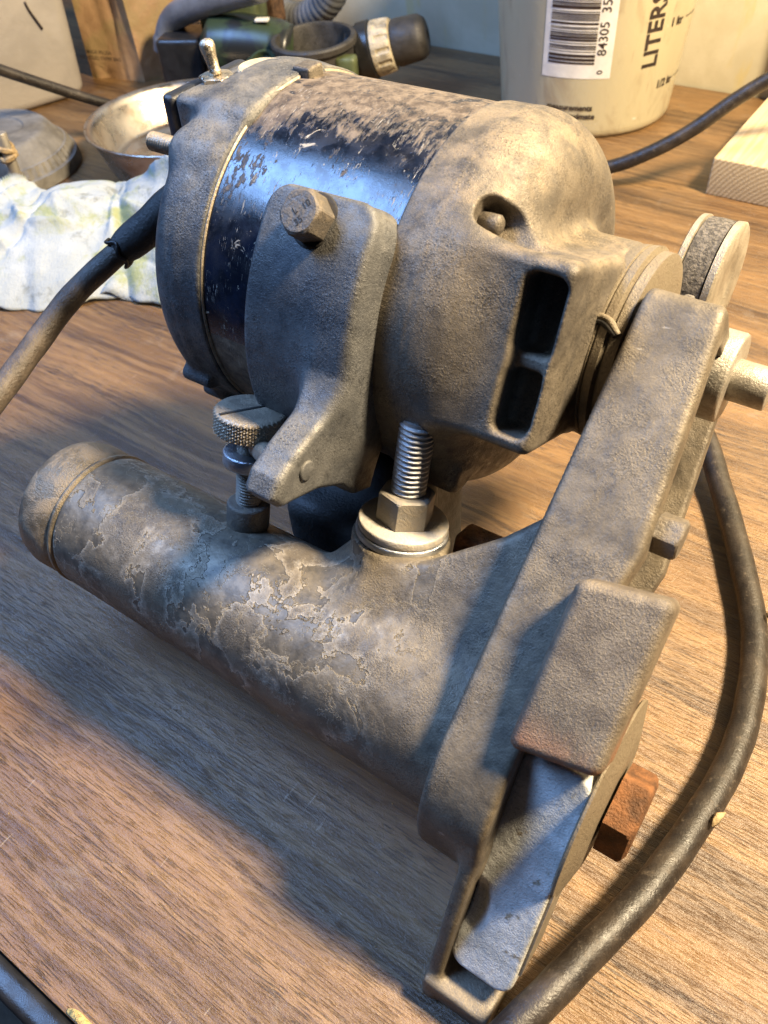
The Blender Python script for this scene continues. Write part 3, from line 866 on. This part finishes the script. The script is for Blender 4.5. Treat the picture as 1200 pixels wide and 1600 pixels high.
    part('thumb_neck', rcyl(tc - W * 1.5, W, .8, .42, .02, 32), 'brass', g, parent=sc)
    part('thumb_collar', rcyl(tc - W * 1.95, W, .48, .86, .07, 64), 'bluesteel', g, parent=sc)
    part('screw_base', rcyl(tc - W * 4.4, W, 1.0, .72, .1, 40), 'dark', g)
    part('thumb_thread', threads(tc - W * 4.8, W, 3.0, .43, .11, .05, 36), 'nut', g, parent=sc)

    # mounting stud, nut and washers on the boss
    part('washer', rcyl(BOSS, W, .24, 1.46, .05, 72), 'bluesteel', g)
    part('washer', rcyl(BOSS + W * .25, W, .3, 1.41, .06, 72), 'washer', g)
    part('hex_nut', hexhead(BOSS + W * .56, W, .98, 1.55, ch=.1, phase=.25), 'nut', g, sharp=25)
    part('threaded_stud', threads(BOSS + W * 1.2, W, 2.75, .54, .165, .075, 44), 'zinc', g, sharp=50)

    # base below the motor, coloured black to stand in for shade in the gap
    def basef(x, y, z):
        a = sd_box(x + 14.2, y - 18.6, z - 4.2, (2.2, 2.8, 4.2), .8)
        b = sd_box(x + 13.2, y - 15.8, z - 6.5, (2.2, 2.0, 1.2), .6)
        return smin(a, b, 1.0)
    part('mounting_base', nets(basef, (-16.4, 12.8, -.3), (-8.2, 22.4, 9), .16), 'blackrub_shade', g)
    part('clamp_lug', box((-8.0, 15.0, 7.3), (.55, .8, 1.25), .22, frame_of(W)), 'rust', g)

    # flat-belt idler behind the arm end
    pc = np.array([-6.45, 26.2, 12.6])
    pu = part('idler_wheel', lathe(pc, (1, 0, 0), [(0, 1.0), (.0, 2.02), (.04, 2.1), (.22, 2.12), (.25, 2.0)], 80), 'flange', g, sharp=40)
    part('belt_face', lathe(pc + (.27, 0, 0), (1, 0, 0), [(0, 1.6), (.01, 2.06), (.42, 2.09), (.84, 2.06), (.85, 1.6)], 80), 'belt', g, parent=pu, sharp=50)
    part('wheel_flange', lathe(pc + (1.15, 0, 0), (1, 0, 0), [(0, 2.0), (.02, 2.1), (.24, 2.12), (.3, 2.04), (.3, .9), (.25, .8), (.25, 0)], 80), 'flange', g, parent=pu, sharp=40)
    part('idler_arm', merge(box((-5.6, 24.4, 12.7), (.2, 1.6, .5), .15), rcyl((-6.2, 26.2, 12.6), (1, 0, 0), 1.0, .4, .05)), 'cast', g)
grinder()

# ------------------------------------------------------------------ cords
def cords():
    o = thing('rubber_cable', (-2, 20, 0), 'thick worn brown rubber cord curving along the right side of the grinder', 'cable')
    pts = [(-20.5, 25, .6), (-17, 28, .6), (-13, 31.2, .6), (-9, 33.8, .8), (-6.05, 33.2, 1.2), (-3.3, 29.5, .75), (-.95, 25.3, .7), (.42, 22.3, .7), (1.1, 19.3, .8), (1.28, 16.5, 1.0), (1.0, 13.7, 1.3), (.45, 10.55, 1.7), (-.35, 7.8, 2.0), (-.92, 5.85, 2.1), (-1.7, 3.6, 1.8), (-2.8, 1.0, .9), (-3.8, -1.4, .72), (-4.6, -3.4, .1), (-5.0, -4.6, -3)]
    p = catmull(pts, 14)
    c = part('jacket', sweep(p, .51, 26, .03), 'cable', o)
    # torn jacket
    for i, s, a in ((138, .36, 2.6), (94, .2, 2.4)):
        q = p[i]; t = p[i + 1] - p[i - 1]; t /= np.linalg.norm(t)
        side = np.cross(t, [0, 0, 1.]); side /= np.linalg.norm(side)
        cc = q - side * .45 + np.array([0, 0, .5])
        vf = sweep(np.array([cc - t * s - side * .1, cc - t * s * .3 + np.array([0, 0, .06]), cc + t * s * .4 + np.array([0, 0, .08]), cc + t * s]), [.04, .11, .1, .03], 8, .6)
        part('jacket_tear', vf, 'twine', o, parent=c)

    o = thing('motor_cable', (-24, 17, 0), 'brown cord leaving the motor through a black sleeve, over the white towel', 'cable')
    pts = [(-18.6, 22.0, 15.6), (-21.2, 21.2, 15.5), (-23.3, 20.4, 14.6), (-24.9, 19.3, 13.4), (-26.2, 17.6, 12.2), (-26.8, 15.6, 11.3), (-26.6, 13.2, 10.5), (-26.2, 10.8, 9.8), (-26.0, 7, 8.6), (-27, 1, 5.5), (-30, -6, 1.5)]
    p = catmull(pts, 12)
    part('jacket', sweep(p, .47, 20, .03), 'cable2', o)
    k = 47; rr = np.interp(np.arange(k), [0, 10, 20, 30, 40, 44, 46], [.66, .76, .70, .75, .70, .64, .56])
    part('rubber_sleeve', sweep(p[:k], rr, 24, .06), 'blackrub_shade', o)
    t = p[k] - p[k - 2]; t /= np.linalg.norm(t); u = np.cross(t, [0, 0, 1.]); u /= np.linalg.norm(u); v = np.cross(u, t)
    ring = np.array([p[k - 1] + (u * math.cos(a) + v * math.sin(a)) * .6 + t * (.12 * math.sin(2 * a) + .1 * math.sin(5 * a)) for a in np.linspace(0, 2 * math.pi, 40)])
    part('frayed_lip', sweep(ring, .07, 8, .4, False), 'cable', o)

    o = thing('thin_cable', (-30, 62, 0), 'thin dark cord reaching up to the right edge behind the motor and pine board', 'cable')
    pts = [(-29, 52, .9), (-25.5, 54.2, .8), (-21.2, 56.6, 1.4), (-18.6, 57.4, 2.6), (-16.2, 58.6, 4.2), (-13.6, 60.2, 6.5), (-10, 62, 9), (-6, 64, 11)]
    part('jacket', sweep(catmull(pts, 10), .48, 16, .02), 'cable', o)

    o = thing('thin_cable', (-64, 40, 0), 'dark cord hanging before the white box at the left edge, ending behind the pan', 'cable')
    pts = [(-66, 24, 17), (-65.5, 30, 13.2), (-64.5, 35.5, 9.6), (-63.0, 41, 6.0), (-61.5, 45.5, 3.2), (-60.4, 49, 1.5), (-59.5, 53, .7), (-57, 56, .6)]
    part('jacket', sweep(catmull(pts, 10), .42, 16, .02), 'cable', o)
cords()

# ------------------------------------------------------------------ bucket
def bucket():
    B = np.array([-28.9, 70.0, 0.])
    o = thing('mixing_bucket', B, 'milky plastic measuring bucket with barcode sticker, standing against the wall', 'bucket')
    r0, sl, Hh = 7.0, .085, 19.0
    rz = lambda z: r0 + sl * z
    prof = [(0.15, .0), (.15, 6.3), (0, 6.6), (.12, 6.85), (.4, 7.02)] + [(z, rz(z)) for z in np.linspace(.8, Hh, 14)] + [(Hh, rz(Hh) + .25), (Hh + .4, rz(Hh) + .25), (Hh + .4, rz(Hh) - .1), (2, rz(2) - .25), (.5, 6.4), (.5, 0)]
    part('bucket_body', lathe(B, (0, 0, 1), prof, 120), 'bucket', o, sharp=50)
    fa = math.atan2(-B[1], -B[0])            # angle facing the camera
    def wrap(u, v, off=.03, a0=0.0):
        z = v; r = rz(z) + off; a = fa + a0 + u / r
        return np.array([B[0] + r * math.cos(a), B[1] + r * math.sin(a), z])
    def quad(u0, u1, v0, v1, off, nseg=10):
        V, F = [], []
        for i in range(nseg + 1):
            u = u0 + (u1 - u0) * i / nseg
            V += [wrap(u, v0, off), wrap(u, v1, off)]
        for i in range(nseg): F.append((2 * i, 2 * i + 2, 2 * i + 3, 2 * i + 1))
        return np.array(V), F
    lab = part('barcode_label', quad(-3.55, 1.75, 4.7, 13.6, .02, 14), 'paper', o)
    bars = []; v = 5.75; rr = random.Random(5)
    while v < 12.6:
        w = rr.choice([.05, .05, .09, .09, .14, .2]); bars.append(quad(-3.1, .45, v, min(v + w, 12.6), .04, 8)); v += w + rr.choice([.05, .05, .08, .12, .16])
    part('barcode', merge(*bars), 'ink', o, parent=lab, smooth=False)
    def letters(s, u0, v0, size, rot, bold=0.0, parent=None, align='CENTER'):
        tv, tf = text_vf(s, size, align, bold)
        ca, sa = math.cos(rot), math.sin(rot)
        V = np.array([wrap(u0 + p[0] * ca - p[1] * sa, v0 + p[0] * sa + p[1] * ca, .045) for p in tv])
        return part('lettering', (V, tf), 'ink', o, parent=parent, smooth=False)
    letters('84305  35053', .95, 9.0, .95, math.pi / 2, .004, lab)
    letters('0', .95, 5.2, .62, math.pi / 2, .004, lab)
    letters('4', .95, 13.1, .62, math.pi / 2, .004, lab)
    letters('LITERS', 5.0, 7.7, 1.85, math.pi / 2 , .045)
    for s, z in (('1/2 ltr', 3.5), ('1 ltr', 7.9), ('1 1/2 ltr', 11.5)):
        letters(s, 7.15, z, .85, 0.0, .022)
        part('graduation', quad(8.6 if s != '1 ltr' else 8.3, 10.2, z - .02, z + .06, .03, 4), 'ink', o)
    letters('measurements', -1.1, 2.5, .62, 0.0, .016)
    letters('are approximate', -1.1, 1.85, .62, 0.0, .016)
    pl = part('logo_panel', quad(-8.6, -7.2, 9.3, 13.6, .02, 5), 'ink', o)
    tv, tf = text_vf('X', 1.6, 'CENTER', .02)
    V = np.array([wrap(-7.75 - p[1], 10.5 + p[0], .05) for p in tv])
    part('lettering', (V, tf), 'paper', o, parent=pl, smooth=False)
bucket()

# ------------------------------------------------------------------ other things behind
def behind():
    # white carton at the left
    o = thing('storage_carton', (-79, 48, 0), 'big off-white plastic box with a small dark tick mark, at the left edge', 'box')
    d = np.array([2.6, 8.6, 0]); d /= np.linalg.norm(d); e = np.array([-d[1], d[0], 0])
    a = np.array([-72.7, 52.3, 0])                   # right lower corner
    V, F = [], []
    def ring(z, g, rad):
        c = []
        corners = [a - d * (-g) + e * (-g), a - d * (17 + g) + e * (-g), a - d * (17 + g) + e * (12 + g), a + d * g + e * (12 + g)]
        for k, q in enumerate(corners):
            p0, p1 = corners[k - 1], corners[(k + 1) % 4]
            u = (p0 - q) / np.linalg.norm(p0 - q); w = (p1 - q) / np.linalg.norm(p1 - q)
            for t in np.linspace(0, 1, 7):
                ang = t * math.pi / 2
                c.append(q + (u + w) * rad - (u * math.sin(ang) + w * math.cos(ang)) * rad if False else q + u * rad * (1 - math.sin(ang)) + w * rad * (1 - math.cos(ang)))
        return [np.array([p[0], p[1], z]) for p in c]
    levels = [(.0, -.9), (.12, -.5), (.45, -.15), (.9, 0), (6, .25), (12, .5), (18, .75), (18.3, 1.2), (19, 1.2)]
    for z, g in levels: V += ring(z, g, 1.3)
    n = 28
    for j in range(len(levels) - 1):
        for i in range(n):
            k = (i + 1) % n; F.append((j * n + i, j * n + k, (j + 1) * n + k, (j + 1) * n + i))
    F.append(tuple(range(n))); F.append(tuple(range((len(levels) - 1) * n, len(levels) * n)))
    part('carton_body', (np.array(V), F), 'carton', o, sharp=50)
    t0 = a - d * 3.4 - e * .42
    p = [t0 + np.array([0, 0, 8.7]), t0 + d * .15 + np.array([0, 0, 8.0]) , t0 + d * .55 + np.array([0, 0, 7.0]), t0 + d * .8 + np.array([0, 0, 6.4])]
    part('tick_mark', sweep(catmull([q + e * .0 for q in p], 4), .1, 6), 'ink', o)

    # paper bag
    o = thing('paper_bag', (-70, 60, 0), 'brown kraft paper bag with small dark print, standing behind the steel pan', 'paper bag')
    def patch(P, nu, nv, amp, seed):
        r = np.random.default_rng(seed); P = np.array(P, float)
        V, F = [], []
        nrm = np.cross(P[1] - P[0], P[3] - P[0]); nrm /= np.linalg.norm(nrm)
        ph = r.uniform(0, 6, 6)
        for j in range(nv + 1):
            for i in range(nu + 1):
                u, v = i / nu, j / nv
                q = (P[0] * (1 - u) + P[1] * u) * (1 - v) + (P[3] * (1 - u) + P[2] * u) * v
                w = math.sin(u * 7 + ph[0] + 3 * v) * .4 + math.sin(v * 9 + ph[1] - 4 * u) * .35 + math.sin((u + v) * 13 + ph[2]) * .2
                V.append(q + nrm * amp * w * math.sin(math.pi * min(max(u, .02), .98)))
        for j in range(nv):
            for i in range(nu):
                b = j * (nu + 1) + i; F.append((b, b + 1, b + nu + 2, b + nu + 1))
        return np.array(V), F
    c0 = np.array([-76.2, 55.8, 0]); c1 = np.array([-70.0, 57.2, 0]); c2 = np.array([-65.5, 66.0, 0]); c3 = np.array([-72, 66.5, 0])
    hz = np.array([0, 0, 17.0]); up = lambda q, l: q + hz + np.array(l)
    crease = (c0 * .42 + c1 * .58)
    cin = crease + np.array([-.3, 1.3, 0])
    part('bag_face', patch([c0, crease, crease + hz + (.0, 2.6, 0), up(c0, (.3, .2, 0))], 12, 20, .35, 3), 'kraft', o)
    part('bag_gusset', patch([crease, c1, up(c1, (-.4, -.2, 0)), crease + hz + (0, 2.6, 0)], 10, 20, .3, 5), 'kraft', o)
    part('bag_face', patch([c1, c2, up(c2, (0, 0, 0)), up(c1, (-.4, -.2, 0))], 14, 20, .3, 7), 'kraft', o)
    part('bag_back', merge(patch([c2, c3, up(c3, (0, 0, 0)), up(c2, (0, 0, 0))], 8, 8, .2, 8), patch([c3, c0, up(c0, (.3, .2, 0)), up(c3, (0, 0, 0))], 8, 8, .2, 9)), 'kraft', o)
    dd = (crease - c0) / np.linalg.norm(crease - c0); nn = np.array([dd[1], -dd[0], 0])
    for s, z, x0 in (('MADE IN USA', 2.55, 2.0), ('RECYCLED PAPER BAG', 2.0, 2.0)):
        tv, tf = text_vf(s, .48, 'CENTER', .004)
        V = np.array([c0 + dd * (x0 + q[0]) + np.array([0, 0, z + q[1]]) + nn * .42 for q in tv])
        part('lettering', (V, tf), 'ink', o, smooth=False)

    # steel pan
    P = np.array([-52.4, 45.9, 0.])
    o = thing('steel_pan', P, 'shallow round stainless steel pan behind the white towel', 'pan')
    part('pan_body', lathe(P, (0, 0, 1), [(.1, 0), (.1, 5.6), (0, 6.0), (.15, 6.4), (.7, 6.75), (3.1, 7.55), (3.45, 7.75), (3.6, 7.95), (3.7, 7.95), (3.72, 7.8), (3.5, 7.5), (3.1, 7.3), (.9, 6.55), (.75, 6.2), (.95, 5.9), (.95, 5.5), (.7, 5.2), (.6, 4.0), (.75, 3.7), (.6, 3.4), (.55, 0)], 128), 'pan', o)

    # round grey weight and pin
    Q = np.array([-66.3, 36.6, 0.])
    o = thing('round_weight', Q, 'grey dusty round block with a ribbed rim, at the left edge', 'weight')
    def rib(a, t, r): return r + (.12 * math.sin(a * 60) if 1.2 < t < 1.75 else 0)
    part('weight_body', lathe(Q, (0, 0, 1), [(0, 6.75), (.1, 6.9), (.9, 6.75), (1.0, 6.5), (1.5, 6.25), (1.75, 6.15), (1.8, 6.0), (3.0, 5.1), (3.15, 4.9), (3.2, 4.6), (3.2, 3.2), (3.1, 3.1), (3.1, 0)], 240, rib), 'stone', o, sharp=28)
    C = np.array([-59.3, 34.0, 0.])
    o = thing('steel_pin', C, 'upright steel pin tied with twine, beside the grey round block', 'steel pin')
    part('pin', rcyl(C, (0, 0, 1), 5.3, .42, .06, 28), 'steel', o)
    part('pin_collar', hexhead(C + (0, 0, .02), (0, 0, 1), 1.1, 1.9, ch=.12), 'bluesteel', o, sharp=25)
    part('pin_flange', rcyl(C + (0, 0, 1.15), (0, 0, 1), .25, 1.0, .05, 36), 'brass', o)
    for k, (z, tl, rr) in enumerate(((3.4, .25, .55), (3.65, -.2, .58), (4.1, .3, .54), (4.35, .4, .58))):
        a = np.linspace(0, 2 * math.pi, 24)
        ring = np.array([C + (rr * math.cos(t) - .05 * k, rr * math.sin(t), z + tl * math.cos(t + k)) for t in a])
        part('twine_wrap', sweep(ring, .16, 8, .25, False), 'twine', o)
    part('twine_wrap', sweep(catmull([C + (-.4, -.4, 3.6), C + (-1.2, -1.2, 4.1), C + (-2.6, -2.4, 5.1), C + (-5, -4, 6.5)], 6), .28, 8, .2), 'cable', o)

    # paper towel
    T = np.array([-39.5, 28, 0.])
    o = thing('paper_towel', T, 'crumpled white paper towel with green and yellow stains, left of the motor', 'paper towel')
    nu, nv = 120, 80
    lowc = catmull([(-50.5, 20.6, 1.6), (-47.5, 23.0, .25), (-44.6, 24.6, .15), (-42.0, 27.6, .2), (-38.8, 28.3, .3), (-35.0, 30.6, .6), (-31, 33, .8)], 12)
    upc = catmull([(-55.5, 30.8, 3.6), (-53.0, 31.2, 3.4), (-50.9, 32.4, 3.9), (-48.0, 34.6, 3.9), (-44.4, 35.0, 4.7), (-41.5, 35.4, 5.6), (-37, 37.2, 4.6)], 12)
    V, F = [], []
    r = np.random.default_rng(4)
    lines = [(r.uniform(0, 1), r.uniform(0, 1), r.uniform(0, 3.14), r.uniform(-.8, 1.0), r.uniform(.015, .055), r.uniform(.1, .35)) for _ in range(60)]
    for j in range(nv + 1):
        v = j / nv
        for i in range(nu + 1):
            u = i / nu
            A = lowc[min(int(u * (len(lowc) - 1)), len(lowc) - 1)]; Bq = upc[min(int(u * (len(upc) - 1)), len(upc) - 1)]
            fa = u * (len(lowc) - 1); k = min(int(fa), len(lowc) - 2); A = lowc[k] + (lowc[k + 1] - lowc[k]) * (fa - k)
            Bq = upc[k] + (upc[k + 1] - upc[k]) * (fa - k)
            q = A * (1 - v) + Bq * v
            h = 0
            for lu, lv, la, am, wd, ln in lines:
                du, dv = (u - lu) * 1.6, v - lv
                dn = abs(-du * math.sin(la) + dv * math.cos(la)); al = (du * math.cos(la) + dv * math.sin(la)) / ln
                h += am * math.exp(-dn / wd) * math.exp(-al * al)
            h += .25 * math.sin(5 * u + 3 * v) * math.sin(7 * v - 2 * u)
            bell = 1.1 * math.sin(math.pi * v) ** .8
            z = max(q[2] + bell + h * (.25 + v * .95), .06 + .02 * v)
            rag = .12 * math.sin(u * 61) * (1 - v) + (.25 * math.sin(u * 17 + 1) + .3 * abs(math.sin(u * 9)) + .08 * math.sin(u * 43)) * v
            V.append((q[0], q[1] + rag, z))
    for j in range(nv):
        for i in range(nu):
            b = j * (nu + 1) + i; F.append((b, b + 1, b + nu + 2, b + nu + 1))
    to = part('towel_sheet', (np.array(V), F), 'towel', o)
    md = to.modifiers.new('thick', 'SOLIDIFY'); md.thickness = .0012; md.offset = 0
    # folded under-layer showing at the lower right, and a dirty one behind
    fold = catmull([(-43.0, 27.0, .35), (-40.6, 28.0, .3), (-38, 28.8, .35), (-35, 30, .4)], 8)
    V, F = [], []
    for i, q in enumerate(fold):
        for k in range(8):
            t = k / 7
            V.append((q[0] + .3 * t, q[1] + 2.6 * t, q[2] + .8 * math.sin(t * 2.4 + .3 * math.sin(i * .6)) + .15 * math.sin(i * .9)))
    for i in range(len(fold) - 1):
        for k in range(7): F.append((i * 8 + k, (i + 1) * 8 + k, (i + 1) * 8 + k + 1, i * 8 + k + 1))
    f2 = part('towel_fold', (np.array(V), F), 'towel', o); md = f2.modifiers.new('thick', 'SOLIDIFY'); md.thickness = .0012

    # pine board
    o = thing('pine_board', (-8, 64, 0), 'pale pine board offcut with end grain facing forward, at the right edge', 'wood board')
    V, F = box((-6.3, 65.5, 1.3), (8.0, 6.6, 1.3), .1)
    fm = [1 if np.mean([V[i][1] for i in f]) < 59.05 else 0 for f in F]
    mesh('board', V, F, None, o, mats=['pine', 'endgrain'], fmi=fm, sharp=40)

    # the green power drill with dust cup
    o = thing('power_drill', (-55, 60, 0), 'dark green and black power drill lying behind the grinder, chuck towards the bucket', 'drill')
    cupc = np.array([-49.5, 59.6, 0.])
    part('dust_cup', lathe(cupc, (.0, -.05, 1), [(.4, 2.8), (.4, 3.1), (2, 3.25), (5.3, 3.35), (5.4, 3.7), (5.8, 3.72), (5.95, 3.6), (5.95, 3.25), (5.7, 3.15), (2.4, 3.0), (2.4, 0)], 72), 'dustblack', o, sharp=40)
    ca = np.array([-46.8, 63.6, 3.95]); cdv = np.array([.86, .42, .22]); cdv = cdv / np.linalg.norm(cdv)
    part('gear_case', lathe(ca - cdv * 1.9, cdv, [(0, 1.6), (.3, 2.1), (1.2, 2.2), (1.25, 2.35), (2.3, 2.35), (2.4, 2.2)], 64), 'drillblack', o, sharp=40)
    def fl(a, t, r):
        if t < .5 or t > 1.6: return r
        return r - .16 * max(0, math.sin(a * 13)) ** .6
    part('clutch_ring', lathe(ca + cdv * .5, cdv, [(0, 2.1), (.1, 2.22), (.45, 2.22), (.52, 2.22), (.8, 2.2), (1.3, 2.15), (1.58, 2.1), (1.7, 2.04), (1.8, 1.8)], 208, fl), 'clutch', o, sharp=45)
    ck = part('chuck', lathe(ca + cdv * 2.3, cdv, [(0, 1.6), (.1, 1.82), (.35, 1.9), (2.2, 1.8), (2.5, 1.72), (2.9, 1.4), (3.0, 1.1), (3.02, .4), (2.8, .35), (2.8, 0)], 64), 'dustblack', o, sharp=40)
    part('chuck_ring', lathe(ca + cdv * 2.2, cdv, [(0, 1.7), (.04, 1.76), (.18, 1.76), (.22, 1.7)], 48), 'drillblack', o, parent=ck)
    part('motor_housing', sweep(catmull([(-60.5, 57.4, 4.2), (-58, 58.3, 4.3), (-55.2, 59.3, 4.2), (-52.6, 60.2, 4.0)], 8), list(np.interp(np.arange(25), [0, 3, 10, 20, 24], [1.5, 2.6, 2.75, 2.5, 2.1])), 40), 'greenblack', o)
    part('green_housing', box((-60.2, 61.2, 5.6), (2.9, 1.6, 3.1), .6, np.array([[.9, .42, 0], [-.42, .9, 0], [0, 0, 1]])), 'greenl', o)
    part('green_nose', box((-53.2, 57.0, 2.4), (1.9, 1.7, 2.0), .5, np.array([[.9, .42, 0], [-.42, .9, 0], [0, 0, 1]])), 'green', o)
    part('side_port', lathe((-52.9, 56.4, 3.9), (.1, -.5, .8), [(0, 1.3), (.7, 1.25), (.75, .95), (.3, .9), (.3, 0)], 36), 'green', o, sharp=40)
    part('green_flank', box((-45.9, 59.0, 3.0), (.9, .7, 2.0), .4, np.array([[.9, .42, 0], [-.42, .9, 0], [0, 0, 1]])), 'greenl', o)
    part('white_switch', box((-54.4, 58.6, 6.85), (.6, .35, .12), .08, np.array([[.9, .42, 0], [-.42, .9, 0], [0, 0, 1]])), 'paper', o)
    part('battery', box((-63.2, 57.6, 2.6), (2.2, 2.4, 2.6), .5, np.array([[.9, .42, 0], [-.42, .9, 0], [0, 0, 1]])), 'drillblack', o)
    # hose
    o = thing('vacuum_hose', (-58, 66, 0), 'grey plastic hose looping over the green drill', 'hose')
    p1 = catmull([(-66.0, 57.4, 3.2), (-65.7, 57.6, 4.6), (-64.6, 57.8, 6.0), (-62.2, 57.8, 7.1), (-58.4, 57.9, 8.2), (-53.7, 58.3, 9.4)], 8)
    part('elbow', sweep(p1, [1.25] * 7 + [1.12] * (len(p1) - 7), 24), 'greyhose', o)
    p2 = catmull([(-62.2, 69, 11), (-61.9, 68.4, 7.6), (-61.4, 68, 5.2), (-59.7, 68, 4.1), (-57.2, 68, 4.3), (-54.8, 68, 5.7), (-53.2, 68, 7.7), (-52.4, 68, 11)], 14)
    rr = [1.38 + .05 * math.sin(i * 1.9) for i in range(len(p2))]
    part('hose', sweep(p2, rr, 28), 'greyhose', o)
    part('hose_clip', box((-59.2, 65.4, 6.4), (.9, .9, 2.0), .3), 'rustdark', o)
behind()
for ob in list(scene.objects):
    if 'o0' in ob: del ob['o0']
